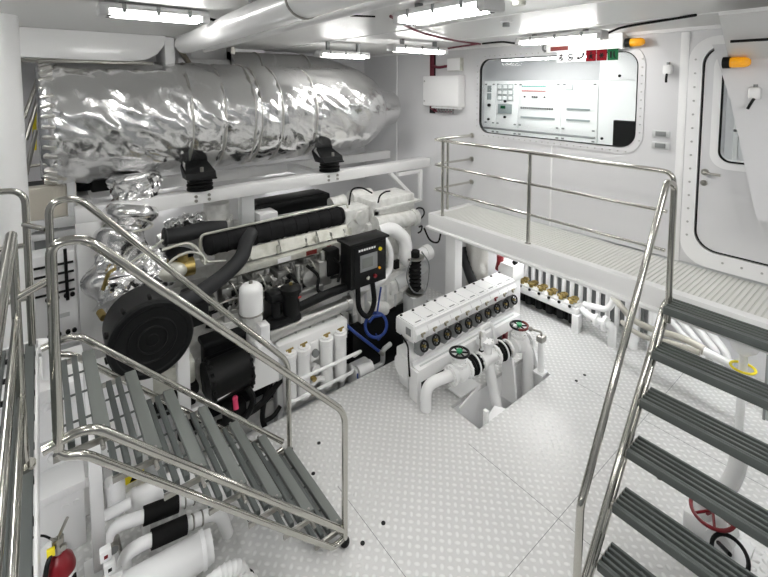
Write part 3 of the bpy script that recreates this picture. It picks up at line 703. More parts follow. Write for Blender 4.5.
# ---- sign column, beacons, switches
t = thing('alarm_column', 'white alarm box with red lamp window and hanging pictogram strip over the window', 'alarm panel', (4.88, 2.4, 3.8))
b, f = part(t, 'box_body', WHITE); b.box((4.80, 2.03, 3.735), (XW-.01, 2.90, 3.84), .006); f()
b, f = part(t, 'end_bracket', SATIN); b.box((4.80, 2.03, 3.84), (4.92, 2.12, CZ)); b.box((4.795, 2.025, 3.73), (4.925, 2.05, 3.85)); f()
b, f = part(t, 'red_lamp_window', REDD); b.box((4.792, 2.62, 3.752), (4.80, 2.84, 3.80), .003); f()
b, f = part(t, 'cable_gland', MGREY); b.torus((4.84, 2.93, 3.80), (1, 0, 0), .04, .012); f()
for k in range(6):
    y1 = 2.765-k*.117; y0 = y1-.108
    b, f = part(t, 'sign_plate', (BOARD, BOARD, BOARD, SIGNR, SIGNR, SIGNG)[k]); b.box((4.812, y0, 3.615), (4.818, y1, 3.735)); o = f()
    b, f = part(o, 'pictogram', SIGNK); X = 4.8105; yc = (y0+y1)/2
    def bar(y_a, z_a, y_b, z_b, th=.012): b.obox((X, y_a, z_a), (X, y_b, z_b), .003, th, 0, (0, 1, 0) if abs(y_a-y_b) < abs(z_a-z_b) else (0, 0, 1))
    if k == 0:
        b.torus((X, yc, 3.655), (1, 0, 0), .018, .005, 16, 6); bar(yc, 3.67, yc, 3.71); bar(yc-.02, 3.695, yc+.02, 3.695); bar(yc-.02, 3.64, yc+.02, 3.672)
    elif k == 1:
        bar(yc-.022, 3.70, yc+.022, 3.70); bar(yc+.022, 3.70, yc+.022, 3.67); bar(yc+.022, 3.67, yc-.022, 3.67); bar(yc-.022, 3.67, yc-.022, 3.64); b.torus((X, yc+.008, 3.645), (1, 0, 0), .016, .005, 16, 6)
    elif k == 2:
        b.spline([(X, yc-.032, 3.70), (X, yc-.022, 3.67), (X, yc+.004, 3.655), (X, yc+.03, 3.65)], .007); b.box((X-.002, yc-.042, 3.685), (X+.002, yc-.022, 3.71)); b.box((X-.002, yc+.02, 3.64), (X+.002, yc+.038, 3.668))
    elif k == 3:
        b.cyl((X, yc, 3.705), (X+.002, yc, 3.705), .011, seg=12); bar(yc, 3.69, yc, 3.655, .02); bar(yc-.004, 3.66, yc-.022, 3.635); bar(yc+.004, 3.66, yc+.022, 3.635); bar(yc-.028, 3.685, yc+.028, 3.668)
    elif k == 4:
        for a in range(6): bar(yc, 3.672, yc+.028*math.cos(a*PI/3), 3.672+.03*math.sin(a*PI/3), .012)
    else:
        bar(yc+.02, 3.64, yc+.02, 3.71, .02); b.cyl((X, yc-.014, 3.70), (X+.002, yc-.014, 3.70), .009, seg=12); bar(yc-.012, 3.69, yc-.016, 3.655, .016); bar(yc-.012, 3.66, yc-.03, 3.635)
    f()
def beacon(label, p, d):
    p, d = V(p), V(d)
    t = thing('warning_beacon', label, 'beacon', p)
    b, f = part(t, 'beacon_base', BLACKM); b.cyl(p-d*.015, p+d*.035, .048, seg=20); f()
    b, f = part(t, 'amber_lens', AMBER); b.lathe(p+d*.035, d, [(0, .042), (.02, .045), (.05, .043), (.09, .043), (.115, .036), (.13, .022), (.134, 0)], 24); f()
    b, f = part(t, 'bracket', SATIN); b.box(p+V((.03, -.03, -.03)), p+V((XW-.004-p.x if p.x > 4.7 else .13, .03, .03))); f()
beacon('amber beacon on the end of the alarm box above the window corner', (4.84, 1.995, 3.79), (0, -1, 0))
beacon('repeat of the amber beacon on the slanted stand-in panel over the door', (4.50, 1.075, 3.535), (0, -1, 0))  # second copy of the one beacon, part of the doubled view
def pull(label, p, tilt):
    p = V(p); t = thing('emergency_switch', label, 'switch', p)
    b, f = part(t, 'switch_body', WHITE); b.box(p-V((.03, .04, .045)), p+V((.028, .04, .05)), .014); f()
    b, f = part(t, 'mounting_tab', MGREY); b.box(p+V((-.005, -.012, .05)), p+V((.02, .012, .075))); f()
    b, f = part(t, 'lever', BLACKP); b.tube([p+V((-.02, 0, -.04)), p+V((-.035, tilt*.5, -.085)), p+V((-.03, tilt, -.125))], .011, .02); f()
pull('white switch with a black lever on the bulkhead between window and door', (4.90, 1.63, 3.50), 0)
pull('repeat of the white switch, black lever tilted, on the slanted stand-in panel', (4.57, .885, 3.28), .035)  # second copy of the one switch, part of the doubled view
for z, l in ((2.855, 'upper of the two small grey wall outlets between the window and door'), (2.735, 'lower of the two small grey wall outlets between the window and door')):
    t = thing('wall_outlet', l, 'outlet', (4.91, 1.67, z))
    b, f = part(t, 'outlet_plate', LGREY); b.box((4.905, 1.59, z-.035), (XW-.001, 1.75, z+.035), .008); f()
    b, f = part(t, 'dark_insert', MGREY); b.box((4.895, 1.62, z-.022), (4.906, 1.715, z+.026), .004); f()
# ================================================================== EXHAUST SILENCER
SYC, SZC, SR = 5.62, 2.965, .640
t = thing('exhaust_silencer', 'large silver foil wrapped exhaust silencer lying above the engine', 'silencer', (2.3, SYC, SZC-SR))
def wr(t_, a, amp=1.0):
    p = V((t_*2.0+math.sin(a)*.9, math.cos(a)*1.6, math.sin(a)*1.6+t_*.7))
    r1 = noise.ridged_multi_fractal(p*1.5, 1.0, 2.1, 4, 1.0, 2.0)
    return amp*(.020*(1.1-r1)+.016*noise.noise(p*3.1)+.006*noise.noise(p*9.0))
xsS = [at_y(x, 115, 5.02).x for x in (193, 226, 262, 283, 317)]
def prof(x):                                               # radius law of the lagged body
    r = SR
    if x < .11: r = SR*(.84+.16*math.sqrt(max(0, 1-((.11-x)/.131)**2)))
    if x > 3.60:
        u = min(1, (x-3.60)/.62); r = SR*(.44+.56*math.sqrt(max(0, 1-u*u*.99)))
    for sx in xsS: r -= .022*math.exp(-((x-sx)/.035)**2)
    return max(r, .2)
b, f = part(t, 'foil_lagging', FOIL)
n = 190; x0, x1 = -.02, 4.22
prof_pts = [(0, .0)]+[((x1-x0)*k/n, prof(x0+(x1-x0)*k/n)) for k in range(n+1)]+[((x1-x0)+.003, 0)]
b.lathe((x0, SYC, SZC), (1, 0, 0), prof_pts, 120, lambda tt, a: wr(tt, a, 1.25 if .3 < tt < 1.6 else (1.7 if tt < .2 else .85))); f()
for sx in xsS+[2.02]:
    b, f = part(t, 'seam_wire', FOILD); b.lathe((sx-.012, SYC, SZC), (1, 0, 0), [(0, prof(sx)+.002), (.006, prof(sx)+.014), (.018, prof(sx)+.014), (.024, prof(sx)+.002)], 80, lambda tt, a: .008*noise.noise(V((math.cos(a)*6, math.sin(a)*6, sx)))); f()
b, f = part(t, 'end_cone', FOIL); b.lathe((4.14, SYC, SZC), (1, 0, 0), [(0, .33), (.02, .37), (.30, .30), (.46, .28), (.47, 0)], 60, lambda tt, a: .01*noise.noise(V((math.cos(a)*4, math.sin(a)*4, tt*9)))); f()
b, f = part(t, 'end_lacing', FOILD)
for k in range(40):
    a = 2*PI*k/40; rr = SR*.97
    p = V((.06, SYC+math.cos(a)*rr, SZC+math.sin(a)*rr)); b.box(p-V((.055, .018, .018)), p+V((.055, .018, .018)), .01, Matrix.Rotation(a, 3, 'X') @ Matrix.Rotation(.35, 3, 'Z'))
f()
b, f = part(t, 'outlet_stub', FOIL); b.lathe((.78, 5.30, 2.40), (0, -.18, -1), [(0, .20)]+[(.02+k*.02, .235+.02*math.sin(k*.5)) for k in range(18)]+[(.39, 0)], 64, lambda tt, a: .05*noise.noise(V((math.cos(a)*3, math.sin(a)*3, tt*14)))); f()
t = thing('exhaust_elbow', 'foil wrapped exhaust elbow behind the tapered end of the silencer', 'exhaust pipe', (4.0, 6.3, 2.9))
b, f = part(t, 'foil_pipe', FOIL); b.tube([(2.2, 6.45, 3.51), (3.7, 6.45, 3.51), (4.45, 6.38, 3.28), (4.58, 6.35, 2.9)], .33, .5, 28, 10); f()
b, f = part(t, 'seam_wire', FOILD); b.torus((2.6, 6.45, 3.51), (1, 0, 0), .335, .012); b.torus((3.4, 6.45, 3.51), (1, 0, 0), .335, .012); f()
# ---- frame carrying it
FYY = 5.02
t = thing('silencer_frame', 'white steel frame of beams and posts carrying the silencer over the engine', 'steel frame', (2.4, 5.4, -.3))
b, f = part(t, 'front_beam', WHITE); b.box((.22, FYY-.04, 2.03), (XW-.004, FYY+.12, 2.17), .006); f()
b, f = part(t, 'rear_beam', WHITE); b.box((.22, 6.0, 2.03), (XW-.004, 6.14, 2.17), .006); f()
b, f = part(t, 'front_post', WHITE); b.box((.22, FYY-.04, -.34), (.43, FYY+.12, 2.03), .006); f()
b, f = part(t, 'front_post', LGREY); b.box((1.83, FYY, .9), (1.99, FYY+.12, 2.03), .006); f()
b, f = part(t, 'rear_post', WHITE); b.box((.22, 6.0, -.68), (.40, 6.14, 2.03), .006); f()
b, f = part(t, 'knee_plate', WHITE); b.prism([V((.43, FYY+.03, 2.03)), V((.80, FYY+.03, 2.03)), V((.43, FYY+.03, 1.60))], (0, .03, 0)); f()
b, f = part(t, 'cross_beam', WHITE)
for x in (.26, 2.9): b.box((x, FYY+.12, 2.04), (x+.12, 6.0, 2.16), .004)
f()
b, f = part(t, 'end_bracket', WHITE)
b.obox((4.1, FYY-.02, 2.02), (4.55, FYY-.02, 1.60), .05, .07, .004, (0, 1, 0)); b.obox((4.25, FYY-.02, 1.98), (4.75, FYY-.02, 1.98), .05, .05, .004, (0, 1, 0)); b.obox((4.72, FYY-.02, 2.0), (4.72, FYY-.02, 1.5), .05, .06, .004, (0, 1, 0)); f()
for x in (1.39, 3.09):
    b, f = part(t, 'bolts', STEELD)
    for dx in (-.08, .06):
        for z in (2.07, 2.12): b.cyl((x+dx, FYY-.05, z), (x+dx, FYY-.035, z), .018, seg=10)
    f()
def mount(label, x):
    t = thing('rubber_mount', label, 'rubber mount', (x, FYY+.05, 2.17))
    b, f = part(t, 'ribbed_buffer', BLACK)
    b.lathe((x, FYY+.05, 2.175), (0, 0, 1), [(0, .14), (.02, .14), (.03, .12), (.045, .14), (.065, .14), (.075, .115), (.09, .135), (.11, .13), (.12, .09)], 24); f()
    b, f = part(t, 'steel_top_plate', BLACKM); b.box((x-.15, FYY-.09, 2.30), (x+.15, FYY+.19, 2.32), .004); f()
    b, f = part(t, 'saddle', BLACKM); b.prism([V((x-.17, FYY-.06, 2.32)), V((x+.15, FYY-.06, 2.32)), V((x+.13, FYY+.22, 2.42)), V((x-.10, FYY+.24, 2.46))], (0, .02, .06)); b.prism([V((x-.15, FYY-.03, 2.32)), V((x-.15, FYY+.2, 2.32)), V((x-.15, FYY+.3, 2.46))], (.02, 0, 0)); b.prism([V((x+.12, FYY-.03, 2.32)), V((x+.12, FYY+.2, 2.32)), V((x+.12, FYY+.3, 2.46))], (.02, 0, 0)); f()
    b, f = part(t, 'stud_nut', STEELD); b.cyl((x, FYY-.04, 2.39), (x, FYY-.04, 2.44), .02, seg=6); f()
mount('ribbed black rubber mount on the frame beam above the intake hose', 1.38)
mount('ribbed black rubber mount on the frame beam above the control panel side', 3.08)
# ================================================================== MARINE DIESEL ENGINE WITH GENERATOR END
eng = thing('diesel_engine', 'large white marine diesel engine with black lagging and control panel in the floor recess', 'engine', (2.3, 4.8, -.33))
E_ = lambda nm, m_: part(eng, nm, m_)
b, f = E_('cylinder_block', ENGW); b.box((1.0, 4.42, .12), (3.0, 5.25, 1.02), .03)
for k in range(6): b.box((1.12+k*.31, 4.39, .35), (1.36+k*.31, 4.43, .62), .01)
b.box((1.0, 4.40, .98), (3.0, 5.2, 1.06), .01); f()
b, f = E_('sump', BLACKM); b.box((1.02, 4.45, -.2), (3.0, 5.2, .14), .05); f()
b, f = E_('bed_rail', ENGW); b.box((.8, 4.30, -.33), (4.1, 4.46, -.1), .01); b.box((.8, 5.2, -.33), (4.1, 5.36, -.1), .01); f()
for k in range(4):
    b, f = E_('resilient_foot', BLACK); x = 1.0+k*.95; b.cyl((x, 4.38, -.1), (x, 4.38, .0), .09); b.box((x-.08, 4.32, 0), (x+.08, 4.5, .2), .01); f()
for k in range(6):
    x = 1.08+k*.31
    b, f = E_('cylinder_head', ALU); b.box((x, 4.44, 1.06), (x+.27, 4.82, 1.24), .02); b.box((x+.03, 4.48, 1.24), (x+.24, 4.72, 1.31), .025)
    for q in range(3): b.cyl((x+.05+q*.085, 4.43, 1.10), (x+.05+q*.085, 4.40, 1.10), .022, seg=8)
    b.cyl((x+.07, 4.47, 1.26), (x+.07, 4.47, 1.32), .024, seg=10); b.cyl((x+.19, 4.47, 1.24), (x+.19, 4.47, 1.32), .022, seg=8); o = f()
    b, f = part(o, 'fuel_line', STEELD); b.spline([(x+.07, 4.47, 1.30), (x+.10, 4.41, 1.28), (x+.13, 4.36, 1.18), (x+.13, 4.34, 1.06)], .011, 6, 5); b.spline([(x+.19, 4.46, 1.27), (x+.22, 4.40, 1.22), (x+.22, 4.36, 1.08)], .009, 6, 5); f()
    b, f = part(o, 'injector_cap', BLACKP); b.box((x+.10, 4.42, 1.14), (x+.17, 4.445, 1.20), .005); b.cyl((x+.22, 4.43, 1.16), (x+.22, 4.38, 1.16), .02, seg=10); f()
b, f = E_('injection_pump', ALU); b.box((1.35, 4.26, .86), (2.5, 4.42, 1.04), .02)
for k in range(12): b.cyl((1.42+k*.09, 4.32, 1.03), (1.42+k*.09, 4.32, 1.10), .02, seg=8)
f()
b, f = E_('governor_unit', ALU); b.cyl((2.35, 4.30, 1.14), (2.35, 4.42, 1.14), .10, seg=18); b.box((2.45, 4.28, 1.0), (2.62, 4.42, 1.3), .02); b.cyl((2.53, 4.34, 1.3), (2.53, 4.34, 1.4), .035); b.cyl((2.20, 4.33, 1.0), (2.20, 4.33, 1.32), .03); f()
b, f = E_('wiring_loom', BLACK)
for pts in ([(1.1, 4.40, 1.04), (1.5, 4.36, 1.08), (2.0, 4.36, 1.03), (2.5, 4.33, 1.06), (2.75, 4.2, 1.1)], [(2.3, 4.30, 1.3), (2.42, 4.26, 1.16), (2.40, 4.22, 1.0), (2.6, 4.18, .95)], [(2.1, 4.34, 1.25), (2.18, 4.26, 1.1), (2.1, 4.24, .98)], [(2.6, 4.3, 1.35), (2.7, 4.22, 1.22), (2.64, 4.18, 1.05)], [(1.2, 4.36, .95), (1.4, 4.28, .9), (1.6, 4.3, .82)]): b.spline(pts, .018, 7, 6)
b.box((2.55, 4.26, 1.1), (2.72, 4.4, 1.42), .02); f()
# rail of labels, heat shields, lagged exhaust manifold inside its light frame
b, f = E_('label_rail', CREAM); b.box((1.40, 4.46, 1.335), (3.1, 4.56, 1.405), .006); o = f()
for x, l, c in ((2.38, .14, REDD), (2.66, .06, REDD), (2.02, .16, BOARD)):
    b, f = part(o, 'label_plate', c); b.box((x, 4.454, 1.345), (x+l, 4.462, 1.395)); f()
b, f = E_('heat_shield', CREAM)
for k in range(3):
    x = 1.62+k*.5; b.prism([V((x, 4.56, 1.42)), V((x+.48, 4.56, 1.42)), V((x+.48, 4.63, 1.54)), V((x, 4.63, 1.54))], (0, .015, 0)); b.box((x+.44, 4.545, 1.42), (x+.47, 4.58, 1.51), .005)
f()
b, f = E_('shield_bracket', ALU)
for x in (1.75, 2.1, 2.45, 2.8, 3.0): b.cyl((x, 4.56, 1.42), (x, 4.60, 1.44), .02, seg=8); b.box((x-.01, 4.58, 1.36), (x+.01, 4.66, 1.5))
f()
b, f = E_('exhaust_lagging', QUILT)
def quilt(tt, a): return .012*abs(math.sin(tt*PI/.155))**.5-.012+.008*noise.noise(V((tt*7, math.cos(a)*2, math.sin(a)*2)))
N = 80; L0 = 1.80
b.lathe((1.30, 4.75, 1.635), (1, 0, 0), [(0, 0)]+[(L0*k/N, .118*min(1, math.sqrt(max(0.0, 1-(max(0, .07-L0*k/N)/.07)**2))+.02, math.sqrt(max(0.0, 1-(max(0, L0*k/N-(L0-.07))/.07)**2))+.02)) for k in range(N+1)]+[(L0+.001, 0)], 28, quilt); f()
b, f = E_('lagging_bands', BLACK)
for k in range(11): b.torus((1.38+k*.163, 4.75, 1.635), (1, 0, 0), .117, .006, 24, 6)
f()
b, f = E_('lagging_frame', CREAM)
fr = [(1.27, 4.72, 1.52), (1.27, 4.72, 1.765), (3.14, 4.72, 1.79), (3.14, 4.72, 1.50)]
b.tube([(1.5, 4.62, 1.46), (1.27, 4.66, 1.49)]+fr, .014, .06, 8); f()
# turbo side: dark hose, intake hose, air filter drum
b, f = E_('charge_air_hose', HOSEG); b.spline([(1.82, 4.70, 1.68), (1.72, 4.60, 1.62), (1.62, 4.50, 1.50), (1.40, 4.40, 1.40), (1.12, 4.30, 1.33), (.95, 4.25, 1.32)], .078, 18, 8); f()
b, f = E_('air_pipe', HOSEG); b.spline([at_y(163, 237, 5.0), at_y(185, 234, 5.0), at_y(205, 229, 5.0), at_y(225, 228, 5.0)], .085, 18, 6); b.torus(at_y(165, 237, 5.0), (1, 0, 0), .09, .012); f()
b, f = E_('air_filter_drum', BLACKM)
DC = V((.63, 3.78, 1.30))
b.lathe(DC, (0, 1, 0), [(0, 0), (0, .045), (.006, .05), (.006, .10), (.0, .105), (0, .11), (.006, .115), (.006, .17), (0, .175), (0, .18), (.006, .185), (.006, .26), (-.004, .27), (-.004, .30), (.01, .315), (.04, .318), (.07, .31), (.40, .305), (.42, .28), (.42, 0)], 56); o = f()
b, f = part(o, 'clip', BLACK)
for k in range(10):
    a = 2*PI*k/10+.3; p = DC+V((math.cos(a)*.315, .10, math.sin(a)*.315)); b.box(p-V((.02, .04, .012)), p+V((.02, .04, .012)), .006, Matrix.Rotation(-a, 3, 'Y'))
f()
b, f = E_('drum_bracket', WHITE); b.box((.52, 3.95, .3), (.57, 4.15, 1.0), .006); b.box((.85, 3.98, .35), (.95, 4.1, 1.05), .006); b.box((.95, 4.0, .35), (1.1, 4.4, .42), .006); f()
b, f = E_('belt_guard', CREAM); b.box((.62, 4.05, .62), (1.02, 4.38, .84), .03); f()
b, f = E_('drive_belt', BLACK); b.box((.60, 4.02, .52), (1.04, 4.36, .62), .03); b.box((.62, 4.0, .45), (1.0, 4.3, .52), .02); f()
b, f = E_('brass_pump', BRASS); p = at_y(183, 268, 4.6); b.cyl(p-V((.12, 0, 0)), p+V((.10, 0, 0)), .09); b.cyl(p+V((0, 0, .0)), p+V((0, 0, .14)), .05); f()
b, f = E_('pump_cover', CREAM); p = at_y(172, 272, 4.55); b.sph(p, .13, (1.1, .8, .7)); f()
b, f = E_('loop_pipe', CREAM); b.spline([at_y(165, 268, 4.55), at_y(175, 258, 4.55), at_y(190, 252, 4.55), at_y(203, 256, 4.55), at_y(205, 265, 4.5)], .013, 8, 6); b.spline([at_y(162, 250, 4.7), at_y(190, 244, 4.7), at_y(208, 262, 4.6)], .015, 8, 6); f()
b, f = E_('dark_turbo_housing', BLACKM); b.sph(at_y(172, 258, 4.85), .17, (1.3, .7, .6)); b.box((1.02, 4.35, 1.02), (1.25, 4.6, 1.3), .03); b.box((.98, 4.2, 1.05), (1.2, 4.36, 1.28), .04); f()
b, f = E_('foil_bellows', FOIL)
for (x_, y_, r_) in ((186, 222, .10), (200, 219, .09), (173, 226, .09)):
    c = at_y(x_, y_, 5.25); w_ = bmesh.new(); bmesh.ops.create_icosphere(w_, subdivisions=4, radius=r_)
    for v in w_.verts: v.co += v.co.normalized()*(.04*noise.noise(v.co*13+c)+.02*noise.noise(v.co*30+c))
    w_.transform(Matrix.Translation(c)); b._join(w_)
f()
b, f = E_('bracket_arm', WHITE); b.box((1.15, 5.1, 1.35), (1.3, 5.3, 1.62), .01); b.box((1.05, 5.0, 1.30), (1.5, 5.25, 1.40), .01); f()
b, f = E_('pipe_fitting', ALU)
for k in range(26):                                          # unions, banjo bolts and sensor bodies along the heads
    x = 1.15+k*.066; z = 1.06+.17*((k*7) % 5)/5; y = 4.36-.05*((k*3) % 3)/3
    b.cyl((x, y+.07, z), (x, y-.02, z), .017+.008*(k % 3), seg=8)
    if k % 3 == 0: b.box((x-.03, y-.01, z-.04), (x+.025, y+.05, z+.03), .006)
    if k % 4 == 1: b.cyl((x, y, z-.02), (x, y, z+.10), .015, seg=8)
f()
b, f = E_('fuel_gallery', STEELD); b.spline([(1.1, 4.37, 1.13), (1.5, 4.34, 1.15), (1.9, 4.33, 1.13), (2.3, 4.33, 1.15), (2.6, 4.33, 1.14)], .013, 8, 6); b.spline([(1.2, 4.33, 1.0), (1.7, 4.30, 1.08), (2.3, 4.28, 1.02)], .011, 8, 6); f()
b, f = E_('black_fitting', BLACKP)
for k in range(9): x = 1.2+k*.17; b.box((x, 4.31, 1.02+.05*(k % 3)), (x+.05, 4.37, 1.09+.05*(k % 3)), .008)
f()
# filters on the side of the block
b, f = E_('oil_filter', WHITE); b.lathe((1.595, 4.17, 1.02), (0, 0, 1), [(0, .10), (.01, .118), (.25, .118), (.29, .11), (.32, .08), (.33, .0)], 32); o = f()
b, f = part(o, 'filter_band', STEELD); b.torus((1.595, 4.17, 1.045), (0, 0, 1), .119, .010, 32, 6); b.cyl((1.595, 4.17, 1.345), (1.595, 4.17, 1.365), .02, seg=8); f()
b, f = E_('filter_bracket', ENGW); b.box((1.52, 4.12, .88), (1.70, 4.42, 1.01), .02); b.cyl((1.61, 4.16, .70), (1.61, 4.16, .9), .075); b.box((1.3, 4.2, .92), (1.52, 4.4, .97), .01); f()
b, f = E_('fuel_filter', BLACKP); b.lathe((2.01, 4.12, .90), (0, 0, 1), [(0, .06), (.01, .09), (.24, .09), (.25, .11), (.30, .11), (.31, .085), (.335, .0)], 28); o = f()
for a in range(14):
    pass
b, f = part(o, 'filter_stripe', REDL); b.box((2.05, 4.026, 1.10), (2.085, 4.032, 1.118)); f()
b, f = part(o, 'brass_plug', BRASS); b.cyl((2.01, 4.12, 1.23), (2.01, 4.12, 1.25), .018, seg=8); f()
b, f = E_('filter_head', BLACKM); b.box((1.78, 4.1, 1.06), (1.94, 4.3, 1.18), .03); b.cyl((1.84, 4.12, .94), (1.84, 4.12, 1.1), .05); b.box((1.72, 4.05, .84), (2.1, 4.2, .92), .02); f()
b, f = E_('coolant_rail', BLACKM); b.spline([(1.72, 4.16, .88), (1.95, 4.16, .90), (2.2, 4.14, .95), (2.5, 4.12, .99), (2.95, 4.12, 1.0)], .05, 14, 6); b.box((1.1, 4.1, .86), (1.5, 4.3, .92), .02); f()
b, f = E_('oil_cooler', ALU); b.cyl((1.80, 4.12, .765), (2.72, 4.12, .79), .072, seg=28); b.cyl((1.74, 4.12, .765), (1.82, 4.12, .765), .086, seg=28); b.cyl((2.70, 4.12, .79), (2.76, 4.12, .79), .086, seg=28); f()
b, f = E_('side_cover', BLACKM); b.box((1.15, 4.2, .2), (1.9, 4.42, .86), .04); b.box((1.9, 4.3, .1), (2.8, 4.42, .55), .02); f()
# black starter with its ribbed guard and pink cap, white header box
b, f = E_('starter_motor', BLACKP)
c = V((1.29, 4.02, .60))
b.cyl(c-V((.20, 0, .01)), c+V((.20, 0, .01)), .185, seg=30); b.box((1.09, 3.98, .46), (1.50, 4.2, .76), .05)
for k in range(16):
    a = 2*PI*k/16
    for dx in (-.19, .17): b.box(c+V((dx, math.cos(a)*.19-.015, math.sin(a)*.19-.015)), c+V((dx+.03, math.cos(a)*.19+.015, math.sin(a)*.19+.015)), .006)
o = f()
b, f = part(o, 'label_plate', BOARD)
b.obox((1.14, 3.862, .52), (1.46, 3.862, .585), .02, .05, .004); f()
b, f = part(o, 'pink_cap', PINK); b.cyl((1.30, 3.83, .36), (1.30, 3.85, .44), .024, seg=12); b.sph((1.30, 3.85, .45), .027); f()
b, f = part(o, 'connectors', BLACKP); b.box((1.25, 3.86, .22), (1.42, 4.0, .36), .03); b.cyl((1.24, 3.88, .2), (1.24, 3.88, .4), .05); b.spline([(1.42, 3.86, .5), (1.46, 3.83, .38), (1.42, 3.84, .26), (1.36, 3.86, .2)], .03, 8, 6); f()
b, f = E_('header_box', WHITE); b.prism([V((1.50, 3.95, .36)), V((1.78, 3.95, .36)), V((1.78, 3.95, .68)), V((1.72, 3.95, .78)), V((1.58, 3.95, .78)), V((1.50, 3.95, .60))], (0, .2, 0)); b.box((1.62, 4.0, .76), (1.72, 4.12, .95), .01); f()
b, f = E_('battery_cable', BLACK); b.spline([(1.15, 3.9, .25), (1.5, 3.92, .2), (1.75, 3.98, .28), (1.95, 4.05, .35)], .028, 8, 6); b.spline([(1.2, 3.95, .15), (1.6, 4.0, .14), (1.9, 4.08, .28)], .024, 8, 6); f()
# control panel
b, f = E_('control_panel', BLACKP); b.box((2.70, 4.0, .99), (3.22, 4.22, 1.52), .012); b.box((2.66, 3.97, 1.515), (3.25, 4.24, 1.545), .01); o = f()
b, f = part(o, 'panel_door', BLACKM); b.box((2.74, 3.985, 1.03), (3.19, 4.0, 1.49), .006); f()
b, f = part(o, 'display', SCREEN); b.box((2.85, 3.975, 1.22), (3.0, 3.986, 1.34), .004); f()
b, f = part(o, 'display_bezel', MGREY); b.box((2.82, 3.98, 1.18), (3.07, 3.9855, 1.38), .004); f()
b, f = part(o, 'wordmark', BOARD)
for k in range(7): b.box((2.80+k*.036, 3.982, 1.428), (2.826+k*.036, 3.9855, 1.452))
f()
b, f = part(o, 'yellow_button', YELLOW); b.cyl((3.11, 3.97, 1.40), (3.11, 3.986, 1.40), .022); f()
b, f = part(o, 'key_switch', STEEL); b.cyl((2.92, 3.965, 1.10), (2.92, 3.986, 1.10), .024); b.box((2.912, 3.955, 1.08), (2.928, 3.966, 1.12)); f()
b, f = part(o, 'red_button', RED); b.cyl((3.03, 3.965, 1.09), (3.03, 3.986, 1.09), .022); f()
b, f = part(o, 'orange_button', AMBER); b.cyl((3.10, 3.97, 1.17), (3.10, 3.986, 1.17), .015); f()
b, f = E_('panel_arm', BLACKM); b.box((2.78, 4.22, 1.1), (3.1, 4.5, 1.16), .01); f()
b, f = E_('cable_loop', BLACK); b.tube([(2.83, 4.05, 1.0), (2.82, 4.02, .72), (2.94, 4.0, .58), (3.06, 4.02, .72), (3.05, 4.06, 1.0)], .03, .12, 10); f()
# generator end: flywheel housing, after-cooler, elbows
b, f = E_('flywheel_housing', ENGW); b.lathe((2.95, 4.85, .48), (1, 0, 0), [(0, .0), (0, .52), (.25, .55), (.30, .50), (.60, .47), (.95, .44), (1.05, .40), (1.10, .2), (1.1, 0)], 40)
b.box((2.95, 4.3, -.1), (3.3, 4.6, .5), .04); f()
b, f = E_('gearbox_cover', ENGW); b.prism([V((3.0, 4.22, .75)), V((3.55, 4.22, .92)), V((3.95, 4.22, .80)), V((3.85, 4.22, .55)), V((3.5, 4.22, .44)), V((3.0, 4.22, .40))], (0, .3, 0)); b.cyl((3.05, 4.18, .60), (3.35, 4.18, .50), .08); b.box((3.45, 4.18, .62), (3.75, 4.4, .80), .03); b.cyl((3.62, 4.19, .71), (3.62, 4.15, .71), .06); f()
b, f = E_('bedplate', BLACKM); b.box((2.86, 4.20, -.33), (4.02, 4.30, .40), .01); f()  # black box standing in for the shadow under the generator end
b, f = E_('cover_ribs', LGREY)
for k in range(5): b.box((3.05+k*.16, 4.205, .45), (3.075+k*.16, 4.225, .78))
f()
b, f = E_('generator_bolts', MGREY)
for k in range(24):
    a = 2*PI*k/24; b.cyl((2.93, 4.85+math.cos(a)*.49, .48+math.sin(a)*.49), (3.0, 4.85+math.cos(a)*.49, .48+math.sin(a)*.49), .016, seg=6)
f()
b, f = E_('starter_cylinder', LGREY); p, q = at_y(394, 284, 4.25), at_y(416, 271, 4.25); b.cyl(p, q, .11, seg=24); b.cyl(q, q+(q-p)*.35, .085, seg=24); b.cyl(p-(q-p)*.15, p, .07, seg=20); f()
b, f = E_('after_cooler', ENGW); b.box((3.42, 4.55, 1.50), (4.20, 5.0, 1.80), .035); b.box((3.46, 4.5, 1.66), (4.26, 5.0, 1.70), .01); b.cyl((3.42, 4.50, 1.50), (4.10, 4.50, 1.46), .105, seg=28); b.box((3.05, 4.62, 1.22), (3.45, 5.0, 1.72), .03); b.cyl((3.15, 4.60, 1.5), (3.15, 4.64, 1.5), .085); b.cyl((3.33, 4.60, 1.36), (3.33, 4.66, 1.36), .06); b.cyl((4.08, 4.50, 1.462), (4.16, 4.50, 1.458), .12, seg=28); f()
b, f = E_('cooler_base', ENGW); b.box((3.35, 4.55, .95), (4.15, 5.0, 1.50), .05); b.cyl((3.5, 4.5, 1.25), (3.5, 4.6, 1.25), .12); b.cyl((3.95, 4.50, 1.20), (3.95, 4.6, 1.20), .13); f()
b, f = E_('cooling_elbow', WHITE); b.tube([at_y(381, 232, 4.36), at_y(392, 228, 4.30), at_y(407, 240, 4.22), at_y(404, 262, 4.18), at_y(428, 252, 4.22)], .088, .16, 20); b.cyl(at_y(424, 253.5, 4.22), at_y(429, 251.5, 4.22), .105, seg=24); f()
b, f = E_('vent_pipe', WHITE); b.tube([at_y(383, 236, 4.3), at_y(391, 250, 4.2), at_y(390, 272, 4.15), at_y(380, 283, 4.12), at_y(355, 290, 4.1)], .038, .10, 14); f()
b, f = E_('sensor_cable', BLACK)
